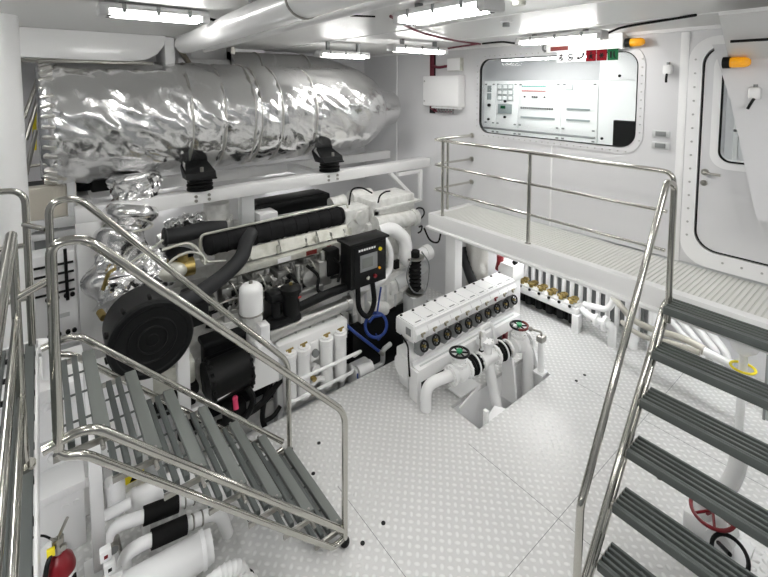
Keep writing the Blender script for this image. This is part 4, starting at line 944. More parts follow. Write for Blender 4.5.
for pts in ([(349, 205), (352, 190), (362, 188), (372, 193)], [(378, 203), (380, 196), (385, 192), (390, 191)], [(419, 216), (415, 212), (418, 208), (423, 209), (424, 214), (420, 220)], [(419, 227), (422, 226), (421, 231), (418, 233)]): b.spline([at_y(x, y, 4.48) for x, y in pts], .011, 8, 6)
b.box(at_y(418, 219, 4.46)-V((.03, .02, .02)), at_y(418, 219, 4.46)+V((.03, .02, .02)), .006); b.box(at_y(397, 264, 4.2)-V((.05, .02, .06)), at_y(397, 264, 4.2)+V((.03, .02, .06)), .01); f()
b, f = E_('round_cover', ENGW); p = at_y(362, 218, 4.56); b.cyl(p, p+V((0, .05, 0)), .09); p = at_y(376, 212, 4.55); b.cyl(p, p+V((0, .06, 0)), .06); p = at_y(372, 246, 4.4); b.cyl(p, p+V((0, .1, 0)), .05); f()
b, f = E_('coolant_pipe', ENGW)
p = at_y(338, 203, 5.0); b.cyl(p-V((.12, 0, 0)), p+V((.1, 0, .02)), .09); p = at_y(362, 194, 5.0); b.cyl(p-V((.2, 0, .03)), p+V((.14, 0, -.03)), .10); f()
b, f = E_('top_tray', BLACKP); b.box((2.03, 5.16, 1.66), (3.15, 5.5, 1.84), .03); b.box((2.08, 5.16, 1.84), (3.05, 5.45, 1.86), .01); f()
b, f = E_('tray_base', WHITE); b.box((2.01, 4.92, 1.60), (2.25, 5.15, 1.80), .02); f()
b, f = E_('rear_bank', ENGW); b.box((1.0, 5.2, .9), (3.1, 5.6, 1.6), .04); b.lathe((1.62, 5.28, 1.60), (0, 0, 1), [(0, .19), (.12, .19), (.13, .15), (.34, .15), (.35, 0)], 28)
for k in range(12):
    a = 2*PI*k/12; b.cyl((1.62+math.cos(a)*.17, 5.28+math.sin(a)*.17, 1.71), (1.62+math.cos(a)*.17, 5.28+math.sin(a)*.17, 1.76), .02, seg=6)
f()
# foil wrapped exhaust down pipe beside the drum
b, f = E_('exhaust_downpipe', FOIL); b.spline([at_y(133, 205, 4.95), at_y(128, 228, 4.9), at_y(118, 250, 4.8), at_y(112, 280, 4.7), at_y(118, 300, 4.6)], lambda u: .20+.05*math.sin(u*19), 26, 10)
o = f()
b, f = part(o, 'crumpled_lagging', FOIL)
for (x, y, r, yy) in ((150, 262, .16, 4.75), (140, 276, .17, 4.66), (120, 282, .18, 4.62), (160, 276, .12, 4.6), (108, 262, .10, 4.6)):
    c = at_y(x, y, yy); w_ = bmesh.new(); bmesh.ops.create_icosphere(w_, subdivisions=4, radius=r)
    for v in w_.verts: v.co += v.co.normalized()*(.05*noise.noise(v.co*9+c)+.03*noise.noise(v.co*22+c))
    w_.transform(Matrix.Translation(c)); b._join(w_)
f()
b, f = part(o, 'lagging_lace', CREAM); b.spline([at_y(163, 240, 4.68), at_y(150, 250, 4.62), at_y(132, 262, 4.55), at_y(118, 276, 4.5), at_y(103, 283, 4.5)], .012, 7, 6); b.torus(at_y(128, 226, 4.9), (.1, .0, 1), .215, .012); f()
b, f = part(o, 'brass_ring', BRASS); b.cyl(at_y(100, 312, 4.4), at_y(104, 318, 4.3), .03); b.spline([at_y(103, 290, 4.45), at_y(108, 275, 4.45), at_y(116, 268, 4.45)], .016, 8, 5); f()
# ================================================================== FILTER BANK, HOSES
t = thing('filter_bank', 'bank of four long white filter bowls behind a pipe guard at the recess edge', 'filter', (2.2, 4.02, -.33))
b, f = part(t, 'header_block', WHITE); b.box((1.80, 3.98, .56), (2.64, 4.16, .69), .015); b.box((1.80, 4.10, .1), (2.62, 4.16, .56), .01); o = f()
b, f = part(o, 'bolts', ALU)
for k in range(5): b.cyl((1.88+k*.17, 4.10, .69), (1.88+k*.17, 4.10, .70), .014, seg=8)
f()
for x in (1.90, 2.06, 2.34, 2.52):
    b, f = part(t, 'filter_bowl', WHITE); b.lathe((x, 3.955, .03), (0, 0, 1), [(0, 0), (.005, .045), (.03, .066), (.08, .070), (.50, .070), (.51, .078), (.56, .078), (.57, .0)], 28); o = f()
    b, f = part(o, 'brass_valve', BRASS); b.cyl((x, 3.94, .60), (x, 3.94, .635), .018, seg=10); b.obox((x-.04, 3.94, .64), (x+.04, 3.94, .645), .014, .012); f()
    b, f = part(o, 'cap', SATIN); b.cyl((x, 3.955, .60), (x, 3.955, .615), .055); f()
b, f = part(t, 'centre_valve', WHITE); b.box((2.15, 3.96, .38), (2.26, 4.1, .60), .02); b.cyl((2.2, 3.93, .3), (2.2, 4.0, .3), .05); b.spline([(2.12, 3.92, .14), (2.2, 3.92, .2), (2.28, 3.92, .17)], .03, 8, 5); o = f()
b, f = part(o, 'brass_fittings', BRASS); b.cyl((2.15, 3.88, .24), (2.15, 3.95, .24), .028, seg=10); b.cyl((2.13, 3.88, .10), (2.13, 3.95, .10), .025, seg=10); f()
b, f = part(o, 'grey_gauge', MGREY); b.cyl((2.2, 3.925, .48), (2.2, 3.96, .48), .04); f()
b, f = part(t, 'guard_rail', WHITE)
b.tube([(1.86, 4.0, .34), (1.86, 3.85, .34), (2.74, 3.85, .34), (2.74, 4.0, .20)], .018, .05, 10); b.tube([(1.86, 4.0, .14), (1.86, 3.85, .14), (2.62, 3.85, .14), (2.70, 4.0, .10)], .018, .05, 10); f()
b, f = part(t, 'support_leg', LGREY); b.box((1.78, 3.99, -.33), (1.85, 4.1, .56), .005); b.box((2.58, 4.05, -.33), (2.64, 4.12, .3), .005); f()
t = thing('drain_hose', 'black drain hose hanging between the black starter and the filter bowls', 'hose', (1.7, 3.97, -.33))
b, f = part(t, 'hose', BLACK); b.spline([(1.72, 4.05, .30), (1.63, 3.97, .2), (1.60, 3.95, .02), (1.66, 3.94, -.16), (1.72, 3.93, -.32)], .026, 10, 6); f()
b, f = part(t, 'side_branch', BLACK); b.spline([(1.62, 3.95, .0), (1.72, 3.96, .0), (1.80, 3.97, .06)], .022, 10, 5); f()
t = thing('blue_hose', 'coiled blue hose hanging below the control panel', 'hose', (3.1, 4.05, .3))
b, f = part(t, 'coil', BLUE); c = at_y(376, 325, 4.0); b.torus(c, (-.35, -1, .5), .135, .019, 32, 8); b.spline([c+V((-.1, 0, .07)), c+V((-.05, -.02, .13)), c+V((.06, -.02, .11))], .017, 8, 5); f()
b, f = part(t, 'riser', BLUE); b.spline([at_y(381, 287, 4.08), at_y(379, 300, 4.04), at_y(377, 314, 4.0)], .012, 8, 5); b.spline([c+V((.0, 0, -.11)), c+V((.03, 0, -.2)), c+V((.08, 0, -.18))], .010, 8, 5); f()
t = thing('blue_hose', 'straight dark blue hose slanting from the filter bank to the floor edge', 'hose', (2.8, 4.0, 0))
b, f = part(t, 'hose', BLUE); b.spline([at_y(343, 321, 4.1), at_y(352, 330, 4.03), at_y(366, 341, 3.97), at_y(380, 352, 3.93)], .018, 10, 6); f()
b, f = part(t, 'end_ferrule', STEELD); b.cyl(at_y(379, 351, 3.93), at_y(383, 354.5, 3.92), .022); f()
t = thing('drain_pump', 'small white pump with blue label between filter bank and valve manifold', 'pump', (2.9, 4.0, -.33))
b, f = part(t, 'pump_body', WHITE); b.box((2.72, 3.94, -.33), (2.98, 4.12, .06), .03); b.cyl((2.75, 3.96, .02), (2.95, 3.96, .02), .07); f()
b, f = part(t, 'label_plate', BLUE); b.box((2.735, 3.934, -.04), (2.775, 3.939, .02)); f()
b, f = part(t, 'red_tag', RED); b.box((2.93, 3.934, .03), (2.96, 3.94, .08)); f()
b, f = part(t, 'pipework', LGREY); b.tube([(2.98, 3.98, -.05), (3.15, 3.98, -.05), (3.15, 3.98, .12), (3.3, 4.02, .12)], .03, .05); b.tube([(2.6, 3.96, -.1), (2.7, 3.95, -.2), (2.85, 3.93, -.2)], .02, .04); f()
t = thing('spring_mount', 'black ribbed bellows stack beside the walkway post at the engine end', 'bellows', (4.15, 4.25, .1))
c = at_y(415, 275, 4.1); X_, Z_ = c.x, c.z
b, f = part(t, 'bellows', BLACK); b.lathe((X_, 4.1, Z_-.22), (0, 0, 1), [(0, .05)]+[(.02+.026*k, .085 if k % 2 else .062) for k in range(16)]+[(.45, .05)], 20); f()
b, f = part(t, 'end_flange', STEELD); b.cyl((X_, 4.1, Z_+.23), (X_, 4.1, Z_+.25), .12); b.cyl((X_, 4.1, Z_-.25), (X_, 4.1, Z_-.22), .12); f()
b, f = part(t, 'top_cap', BLACK); b.cyl((X_, 4.1, Z_+.25), (X_, 4.1, Z_+.33), .06); f()
b, f = part(t, 'stand', LGREY); b.box((X_-.12, 4.0, -.33), (X_+.12, 4.2, Z_-.25), .01); f()
cable('cable_loop', 'thin grey cable loop around the black bellows stack', [(X_+.1, 4.08, Z_+.3), (X_+.2, 4.04, Z_+.1), (X_+.1, 4.0, Z_-.2), (X_-.12, 4.0, Z_-.15), (X_-.22, 4.02, Z_+.08), (X_-.1, 4.05, Z_+.27)], .009, MGREY)
cable('black_cable', 'black cable drooping from the walkway end beside the engine', [at_y(424, 228, 4.12), at_y(430, 240, 4.1), at_y(438, 242, 4.1), at_y(441, 232, 4.12)], .013, BLACK)
t = thing('wrapped_pipe', 'upright spiral pipe wrapped in silver lagging below the walkway', 'pipe', (4.75, 3.9, 0))
c = at_x(477, 268, 4.7)
b, f = part(t, 'lagged_pipe', FOILD); b.lathe((4.7, c.y, 0), (0, 0, 1), [(0, .15)]+[(.01+k*.03, .15+.008*(k % 2)) for k in range(50)]+[(1.53, .14)], 28); f()
b, f = part(t, 'dark_elbow', HOSEG); b.tube([at_x(463, 248, 4.6), at_x(466, 262, 4.55), at_x(472, 280, 4.55), at_x(480, 296, 4.6)], .07, .1, 16); f()
t = thing('control_valve', 'white actuator box with a red hose tail under the walkway edge', 'valve', (5.2, 3.3, 0))
b, f = part(t, 'actuator', WHITE); c = at_x(511, 268, 5.2); b.box(c-V((.14, .13, .14)), c+V((.14, .13, .10)), .02); f()
b, f = part(t, 'stand', SATIN); b.box((c.x-.1, c.y-.1, 0), (c.x+.1, c.y+.1, c.z-.12), .01); f()
b, f = part(t, 'red_hose', RED); p = at_x(500, 262, 5.1); b.spline([p+V((0, 0, .1)), p, p+V((.02, .04, -.12))], .05, 10, 5); f()
b, f = part(t, 'dark_knob', BLACKP); p = at_x(514, 263, 5.05); b.cyl(p, p+V((.05, 0, 0)), .03); f()
# ================================================================== VALVE MANIFOLDS AND FLOOR PIPING
t = thing('valve_manifold', 'long white valve manifold of ten segments with black handwheels in the middle of the floor', 'valve manifold', (3.9, 3.4, 0))
MX0, MX1 = 3.06, 4.88
b, f = part(t, 'cover', WHITE); st = (MX1-MX0)/10
for k in range(10):
    x = MX0+k*st; b.prism([V((x+.003, 3.30, .575)), V((x+.003, 3.28, .66)), V((x+.003, 3.34, .755)), V((x+.003, 3.60, .755)), V((x+.003, 3.63, .70)), V((x+.003, 3.63, .575))], (st-.006, 0, 0))
b.box((MX0+.01, 3.31, .58), (MX1-.01, 3.61, .745)); f()
b, f = part(t, 'end_panel', WHITE); b.box((MX0-.012, 3.32, .56), (MX0+.003, 3.61, .745), .006); o = f()
b, f = part(o, 'vent_grille', MGREY); b.box((MX0-.016, 3.36, .62), (MX0-.011, 3.44, .70))
for k in range(3): b.box((MX0-.019, 3.36+k*.03, .62), (MX0-.015, 3.372+k*.03, .70))
f()
b, f = part(t, 'top_screws', BLACKP)
for k in range(11): b.cyl((MX0+.03+k*st*.985, 3.57, .754), (MX0+.03+k*st*.985, 3.57, .764), .016, seg=8)
f()
b, f = part(t, 'top_slots', MGREY)
for k in range(10): b.box((MX0+st*(k+.3), 3.355, .754), (MX0+st*(k+.75), 3.37, .758))
f()
for k in range(10):
    x = MX0+st*(k+.5)
    b, f = part(t, 'latch', RED if k == 7 else LATCH); b.box((x-.03, 3.266, .648), (x+.03, 3.288, .664), .004); b.box((x-.018, 3.262, .620), (x-.004, 3.29, .648), .004); f()
    b, f = part(t, 'handwheel', BLACKP); c = V((x, 3.255, .525)); b.torus(c, (0, -1, .35), .052, .011, 22, 7)
    for a in (0, PI/3, 2*PI/3): d = V((math.cos(a), .33*math.sin(a), math.sin(a)))*.05; b.cyl(c-d, c+d, .006, seg=6)
    o = f()
    b, f = part(o, 'stem', BRASS); b.cyl(c-V((0, .0, .0)), c+V((0, .12, -.05)), .018, seg=10); b.cyl(c+V((0, -.012, .004)), c, .016, seg=8); f()
    b, f = part(t, 'valve_body', MGREY); b.cyl((x, 3.34, .40), (x, 3.34, .57), .055, seg=14); b.sph((x, 3.33, .45), .065); f()
b, f = part(t, 'trough', WHITE); b.box((2.99, 3.17, .34), (4.80, 3.27, .36), .006); b.box((2.99, 3.165, .22), (4.80, 3.18, .36), .004); b.box((2.99, 3.26, .34), (4.80, 3.275, .40)); f()
b, f = part(t, 'trough_groove', LGREY); b.box((3.05, 3.205, .358), (4.72, 3.225, .364)); f()
b, f = part(t, 'lower_block', WHITE); b.box((3.02, 3.29, .16), (4.86, 3.58, .42), .02); b.box((3.05, 3.40, 0), (4.8, 3.55, .16)); f()
b, f = part(t, 'end_flange', WHITE); b.flange((2.99, 3.42, .28), (1, 0, 0), .13, .03, 6, .014); b.box((2.97, 3.17, .0), (3.03, 3.30, .34), .006); f()
for x in (4.70, 3.9):
    b, f = part(t, 'leg', WHITE); b.box((x, 3.17, 0), (x+.07, 3.26, .34), .005); f()
b, f = part(t, 'dark_ports', BLACKM)  # black boxes stand in for the shade below the lower block
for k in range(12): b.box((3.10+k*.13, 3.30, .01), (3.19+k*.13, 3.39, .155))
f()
b, f = part(t, 'red_pipe', RED); b.cyl((4.55, 3.22, .05), (4.55, 3.22, .26), .035); f()
cable('black_cable', 'thin black cable at the vented end of the valve manifold', [(3.03, 3.5, .58), (2.99, 3.35, .55), (2.96, 3.3, .45), (2.96, 3.28, .25)], .010, BLACK)
# ---- seawater pipe run with two handwheel valves
PYA = lambda x: 3.03-(x-2.95)*.10
t = thing('seawater_pipe', 'white flanged pipe run with elbow and rubber bellows in front of the valve manifold', 'pipe', (3.8, 2.95, 0))
b, f = part(t, 'elbow_pipe', WHITE); b.tube([(2.99, 3.06, -.0), (2.99, 3.06, .27), (3.38, PYA(3.38), .27)], .058, .2, 20, 10); f()
for x in (3.30, 3.52, 3.72, 3.96, 4.16, 4.50):
    b, f = part(t, 'flange', WHITE); b.flange((x, PYA(x), .27), (1, -.1, 0), .105, .03, 8, .014); f()
for x0, x1 in ((3.56, 3.70), (4.0, 4.13)):
    b, f = part(t, 'rubber_bellows', BLACK); b.lathe((x0, PYA(x0), .27), (1, -.1, 0), [(0, .08), (.02, .10), (.04, .08), (.06, .105), (.08, .08), (.10, .105), (.12, .08), ((x1-x0), .09)], 24); f()
    b, f = part(t, 'backing_ring', SATIN); b.torus(((x0+x1)/2, PYA(x0), .27), (1, -.1, 0), .118, .010); f()
b, f = part(t, 'tee_body', WHITE); b.cyl((3.70, PYA(3.70), .27), (3.98, PYA(3.98), .27), .075, seg=24); b.tube([(3.84, 2.94, .27), (3.84, 2.90, .1), (3.80, 2.74, -.3)], .058, .1, 16); b.cyl((3.84, 2.94, .3), (3.84, 2.94, .46), .045); b.flange((3.84, 2.94, .46), (0, 0, 1), .068, .025, 6, .011); f()
b, f = part(t, 'bypass_pipe', WHITE); b.tube([(3.80, 2.99, .36), (3.80, 3.02, .60), (4.0, 3.02, .60), (4.04, 2.97, .34)], .022, .07, 12); b.cyl((3.80, 3.0, .50), (3.80, 3.0, .58), .036); b.box((3.75, 2.96, .42), (3.84, 3.04, .52), .015); f()
b, f = part(t, 'gauge', STEELD); b.cyl((3.74, 2.98, .56), (3.75, 2.96, .56), .04); b.cyl((3.76, 2.98, .4), (3.76, 2.98, .54), .012); f()
b, f = part(t, 'branch_pipe', WHITE); b.tube([(4.40, PYA(4.4), .3), (4.42, 2.80, .2), (4.40, 2.76, -.4)], .06, .1, 16); f()
b, f = part(t, 'saddle_plate', WHITE); b.prism([V((4.10, 2.72, -.3)), V((4.10, 2.95, -.3)), V((4.10, 2.93, .22)), V((4.10, 2.80, .22))], (.03, 0, 0)); b.prism([V((4.5, 2.70, 0)), V((4.5, 2.93, 0)), V((4.5, 2.93, .24)), V((4.5, 2.8, .24))], (.03, 0, 0)); f()
def gate(label, x, lid, hub2=None):
    y = PYA(x)
    t = thing('gate_valve', label, 'valve', (x, y, .22), 'handwheel valves on the floor pipe run')
    b, f = part(t, 'valve_body', WHITE); b.cyl((x-.10, y+.01, .27), (x+.10, y-.01, .27), .085, seg=24); b.sph((x, y, .27), .105); b.cyl((x, y, .27), (x, y, .46), .062); b.flange((x, y, .37), (0, 0, 1), .088, .03, 8, .012); f()
    b, f = part(t, 'bonnet', WHITE); b.cyl((x, y, .39), (x, y, .46), .045, .028); f()
    b, f = part(t, 'stem', STEELD); b.cyl((x, y, .43), (x, y, .505), .012, seg=10); f()
    b, f = part(t, 'handwheel', lid); b.torus((x, y, .49), (0, 0, 1), .10, .013, 32, 8)
    for a in range(3): d = V((math.cos(a*PI/3+.3), math.sin(a*PI/3+.3), 0))*.1; b.cyl(V((x, y, .49))-d, V((x, y, .49))+d, .009, seg=8)
    o = f()
    b, f = part(o, 'green_hub', GREEN, 'green hub'); b.cyl((x, y, .485), (x, y, .515), .032, seg=16); f()
    if hub2:
        b, f = part(o, 'red_grip', hub2, 'red section of the rim'); b.tube([(x+.102*math.cos(a), y+.102*math.sin(a), .492) for a in (-2.6, -2.2, -1.8, -1.4, -1.0, -.6, -.2, .2)], .0145); f()
        b, f = part(o, 'white_tag', BOARD, 'white tag'); b.box((x-.09, y-.0, .498), (x-.04, y+.03, .515), .006); f()
gate('gate valve with a black handwheel and green hub beside the elbow pipe', 3.41, BLACKP)
gate('gate valve with a red and black handwheel at the far end of the pipe run', 4.36, BLACKP, REDD)
t = thing('pit_bracket', 'white angle bracket and plate standing in the floor pit', 'bracket', (3.4, 2.8, -.68))
b, f = part(t, 'cover_plate', WHITE); b.box((3.37, 2.92, .02), (3.69, 3.10, .04), .004); b.obox((3.26, 2.84, .0), (3.69, 2.925, .02), .02, .05, .004); f()
b, f = part(t, 'upright', WHITE); b.box((3.345, 2.56, -.68), (3.385, 2.61, .10), .004); f()
b, f = part(t, 'sloping_plate', SATIN); b.prism([V((3.40, 2.555, -.06)), V((3.66, 2.555, -.03)), V((3.60, 2.66, -.03)), V((3.40, 2.62, -.06))], (0, 0, .02)); f()
b, f = part(t, 'bolts', BLACKP)
for z in (-.12, -.22, -.32): b.cyl((3.33, 2.585, z), (3.347, 2.585, z), .018, seg=8)
f()
t = thing('deck_valve', 'small stand valve with a grey lever on a white post beside the pipe run', 'valve', (4.75, 2.7, 0))
c = at_z(541, 352, .25)
b, f = part(t, 'post', WHITE); b.cyl((c.x, c.y, 0), (c.x, c.y, .38), .035); b.box((c.x-.07, c.y-.06, 0), (c.x+.07, c.y+.06, .02)); f()
b, f = part(t, 'valve_head', STEELD); b.box((c.x-.05, c.y-.04, .38), (c.x+.05, c.y+.04, .45), .012); f()
b, f = part(t, 'lever', STEELD); b.tube([(c.x, c.y, .45), (c.x, c.y, .49), (c.x-.10, c.y+.08, .53)], .013, .02); b.sph((c.x-.10, c.y+.08, .53), .028); f()
# ---- brass valve chest under the walkway
t = thing('brass_valve_chest', 'white valve chest with a row of brass valve pairs under the walkway edge', 'valve manifold', (5.7, 3.2, 0))
b, f = part(t, 'header', WHITE); b.box((5.56, 2.80, .22), (5.80, 3.95, .32), .015); b.box((5.57, 2.82, .32), (5.7, 3.93, .36), .01); f()
b, f = part(t, 'leg', WHITE); b.box((5.54, 2.77, 0), (5.66, 2.86, .24), .006); f()
b, f = part(t, 'leg', WHITE); b.box((5.54, 3.88, 0), (5.66, 3.96, .24), .006); f()
b, f = part(t, 'dark_valve_bodies', BLACKM)
for k in range(6): b.cyl((5.68, 2.92+k*.17, .05), (5.68, 2.92+k*.17, .22), .055, seg=12)
b.box((5.72, 2.86, .02), (5.78, 3.9, .2)); f()
for k in range(6):
    y = 2.90+k*.155
    b, f = part(t, 'brass_valve', BRASS)
    for dx in (0, .07): b.cyl((5.6+dx, y-dx*.2, .36), (5.6+dx, y-dx*.2, .40), .03, seg=12); b.torus((5.6+dx, y-dx*.2, .415), (0, 0, 1), .042, .013, 18, 6); b.obox((5.56+dx, y, .415), (5.64+dx, y-dx*.4, .415), .014, .014)
    o = f()
    b, f = part(o, 'union_nut', BLACKP); b.cyl((5.545, y, .33), (5.56, y, .33), .02, seg=8); f()
b, f = part(t, 'end_piping', WHITE); b.tube([(5.7, 2.80, .28), (5.62, 2.66, .28), (5.62, 2.48, .26)], .045, .06, 14); b.flange((5.62, 2.56, .26), (0, 1, 0), .085, .03, 6, .012); b.flange((5.62, 2.45, .26), (0, 1, 0), .10, .04, 6, .014); b.tube([(5.62, 2.45, .26), (5.62, 2.36, .26), (5.62, 2.36, .0)], .05, .08, 14); b.tube([(5.75, 2.80, .34), (5.75, 2.5, .38), (5.75, 2.42, .5), (5.75, 2.42, 1.4)], .04, .06, 14); f()
yy = [4.0-.128*k for k in range(15)]
proto = None
ORD = 'first second third fourth fifth sixth seventh eighth ninth tenth eleventh twelfth thirteenth fourteenth fifteenth'.split()
for k, y in enumerate(yy):
    if proto is None:
        proto = thing('vertical_pipe', 'white vertical pipe behind the brass valve chest, first from the silver wrapped pipe', 'pipe', (6.0, y, .0), 'vertical pipes under the walkway')
        b, f = part(proto, 'pipe', WHITE); b.cyl((6.0, y, .0), (6.0, y, 1.44), .032, seg=16); f()
        b, f = part(proto, 'clamp', ALU); b.box((5.955, y-.012, .95), (5.97, y+.012, 1.0)); b.box((5.955, y-.012, .55), (5.97, y+.012, .6)); f()
    else: dup(proto, (6.0, y, .0), 0, 'white vertical pipe behind the brass valve chest, %s from the silver wrapped pipe' % ORD[k])
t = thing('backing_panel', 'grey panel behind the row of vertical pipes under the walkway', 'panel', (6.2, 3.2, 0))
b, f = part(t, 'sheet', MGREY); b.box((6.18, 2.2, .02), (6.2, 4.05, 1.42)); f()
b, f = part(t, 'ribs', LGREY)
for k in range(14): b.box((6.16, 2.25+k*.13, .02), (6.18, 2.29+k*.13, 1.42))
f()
t = thing('cross_pipe', 'bent white pipe with flanges at the end of the vertical pipe row', 'pipe', (5.8, 2.3, 0))
b, f = part(t, 'pipe', WHITE); b.tube([(5.9, 2.30, 1.42), (5.9, 2.30, .85), (5.8, 2.18, .7), (5.8, 2.18, 0)], .055, .1, 16); b.tube([(5.9, 2.12, 1.42), (5.9, 2.12, .9), (5.85, 1.98, .75), (5.85, 1.98, 0)], .05, .1, 16); f()
b, f = part(t, 'clamp', BRASS); b.cyl((5.83, 2.30, 1.05), (5.85, 2.30, 1.05), .03, seg=8); f()
# ---- below the steep stairs
for k, (a0, b0) in enumerate((((668, 317), (690, 341)), ((682, 322), (702, 347)), ((698, 328), (717, 352)), ((712, 334), (728, 355)))):
    p, q = at_x(*a0, 5.9), at_x(*b0, 5.9)
    lab = ('nearest the beige hose', 'second from the beige hose', 'third from the beige hose', 'nearest the drain funnel')[k]
    t = thing('bent_conduit', 'slanting white conduit behind the top stair treads, '+lab, 'conduit', (5.9, q.y, 0), 'slanting conduits behind the steep stairs')
    d = (p-q)
    b, f = part(t, 'conduit', WHITE); b.tube([p+d*1.2, q, V((5.9, q.y, 0))], .036, .06, 14); f()
    b, f = part(t, 'foot_plate', SATIN); b.cyl((5.9, q.y, 0), (5.9, q.y, .015), .06); f()
t = thing('beige_hose', 'thick beige hose curving behind the steep stairs near the floor', 'hose', (5.4, 1.8, 0))
b, f = part(t, 'hose', BEIGEH); b.spline([at_x(610, 292, 5.6), at_x(620, 305, 5.4), at_x(634, 320, 5.35), at_x(655, 330, 5.35), at_x(682, 338, 5.35), at_x(706, 350, 5.35)], .036, 14, 8); f()
b, f = part(t, 'inner_hose', BEIGEH); b.spline([at_x(622, 322, 5.45), at_x(632, 330, 5.35), at_x(648, 338, 5.3), at_x(672, 343, 5.3), at_x(700, 353, 5.3)], .028, 14, 8); f()
b, f = part(t, 'white_coupling', WHITE); p, q = at_x(704, 351, 5.3), at_x(730, 364, 5.3); b.cyl(p, q, .042, seg=20); b.cyl(q, q+(q-p)*.1, .055, seg=20); f()
b, f = part(t, 'ferrule', STEELD); b.cyl(p-(q-p)*.06, p, .046, seg=20); f()
t = thing('drain_funnel', 'white round funnel with dark inside on a post behind the steep stairs', 'funnel', (5.2, .97, 0))
b, f = part(t, 'bowl', WHITE); b.lathe((5.2, .97, .76), (0, 0, 1), [(0, .03), (.02, .06), (.06, .10), (.12, .115), (.30, .115), (.30, .105), (.11, .105), (.06, .09), (.05, 0)], 28); f()
b, f = part(t, 'dark_inlet', BLACKP); b.cyl((5.2, .97, .83), (5.2, .97, .86), .10, seg=24); f()
b, f = part(t, 'post', WHITE); b.cyl((5.2, .97, 0), (5.2, .97, .77), .035); f()
b, f = part(t, 'yellow_ring', YELLOW); b.torus((5.2, .97, .63), (0, 0, 1), .095, .012); f()
t = thing('vertical_pipe', 'grey upright pipe with a seam strip behind the drain funnel', 'pipe', (5.5, .78, 0))
b, f = part(t, 'pipe', LGREY); b.cyl((5.6, .80, 0), (5.6, .80, 1.42), .05); f()
b, f = part(t, 'seam_strip', MGREY); b.box((5.54, .84, 0), (5.56, .86, 1.4)); f()
t = thing('angle_valve', 'white valve with a dark red handwheel on the floor under the steep stairs', 'valve', (3.7, .85, 0))
b, f = part(t, 'valve_body', WHITE); b.box((3.66, .80, .0), (3.86, .98, .16), .02); b.cyl((3.74, .88, .1), (3.74, .88, .27), .07); b.flange((3.77, .80, .30), (.5, -.3, 1), .10, .03, 8, .013); b.cyl((3.62, .75, .12), (3.80, .75, .12), .08); o = f()
b, f = part(t, 'riser_pipe', WHITE); b.tube([(3.76, .81, .28), (3.86, .73, .48), (3.89, .71, .66)], .055, .1, 18); f()
b, f = part(t, 'handwheel', RED); c = V((3.66, .80, .30)); ax = V((-.25, .05, .95)); b.torus(c, ax, .13, .013, 32, 8); q_ = ax.normalized().to_track_quat('Z', 'Y')
for a in range(3): d = q_ @ V((math.cos(a*PI/3), math.sin(a*PI/3), 0))*.125; b.cyl(c-d, c+d, .009, seg=8)
b.cyl(c, V((3.72, .87, .17)), .016, seg=8); f()
b, f = part(t, 'second_handwheel', BLACKP); b.torus((3.50, .66, .2), (-.5, -.3, .75), .10, .013, 28, 8); b.cyl((3.5, .66, .2), (3.62, .75, .12), .014, seg=8); f()
b, f = part(t, 'base', LGREY); b.box((3.45, .60, .0), (3.9, 1.0, .015)); f()
t = thing('floor_hatch', 'small flush hatch frame in the floor under the steep stairs', 'hatch', (3.4, .55, 0))
b, f = part(t, 'hatch_frame', MGREY); b.box((3.2, .42, 0), (3.6, .44, .006)); b.box((3.2, .56, 0), (3.6, .58, .006)); b.box((3.2, .42, 0), (3.22, .58, .006)); b.box((3.58, .42, 0), (3.6, .58, .006)); f()
b, f = part(t, 'hatch_plate', LGREY); b.box((3.22, .44, 0), (3.58, .56, .004)); f()
# floor plugs and seams
for x, y, l in ((1.91, 3.38, 'far plug beyond the foot of the slatted stairs'), (1.71, 3.13, 'plug beside the last tread of the slatted stairs'), (1.92, 2.42, 'larger plug beyond the plate seam at the foot of the slatted stairs'), (1.71, 2.40, 'plug nearest the foot cap of the slatted stairs'), (4.63, 2.31, 'plug of the pair nearer the pipe run'), (4.80, 2.30, 'plug of the pair nearer the brass valve chest'), (4.0, 1.25, 'plug between the treads of the steep stairs')):
    w = MB(); w.cyl((x, y, 0), (x, y, .003), .017 if y > 2 else .02, seg=14); tag(w.build('floor_plug', BLACKP), 'black round floor '+l, 'plug', 'black floor plugs')
for x0, y0, x1, y1 in ((1.81, -1.5, 1.814, 2.9), (3.0, -1.5, 3.004, 2.5), (4.6, -1.0, 4.604, 2.3), (-.5, 1.6, 6.2, 1.604)):
    b, f = part(floor, 'plate_seam', MGREY); b.box((x0, y0, 0), (x1, y1, .0012)); f()
# ================================================================== LOWER LEFT CORNER
t = thing('fire_extinguisher', 'dark red fire extinguisher with yellow tag standing beside the landing edge', 'fire extinguisher', (-.015, 3.1, 0))
ex, ey = -.03, 3.13
b, f = part(t, 'cylinder', RED); b.lathe((ex, ey, .0), (0, 0, 1), [(0, .07), (.01, .082), (.42, .082), (.47, .07), (.50, .045), (.52, .028), (.53, 0)], 32); f()
b, f = part(t, 'valve_head', STEELD); b.cyl((ex, ey, .52), (ex, ey, .60), .022); b.box((ex-.03, ey-.02, .58), (ex+.03, ey+.02, .62), .008); f()
b, f = part(t, 'lever', STEELD); b.obox((ex, ey, .61), (ex+.05, ey-.03, .74), .022, .016, .004); b.obox((ex, ey, .61), (ex-.03, ey-.03, .66), .02, .012, .004); f()
b, f = part(t, 'hose', BLACKP); b.spline([(ex-.02, ey-.02, .59), (ex-.06, ey-.07, .52), (ex-.07, ey-.085, .35), (ex-.05, ey-.09, .1)], .013, 8, 8); f()
b, f = part(t, 'yellow_tag', YELLOW); b.box((ex-.055, ey-.05, .56), (ex-.015, ey-.03, .61), .004); f()
b, f = part(t, 'label', BOARD); b.lathe((ex, ey, .20), (0, 0, 1), [(0, .0825), (.001, .0828), (.2, .0828), (.201, .0825)], 32)
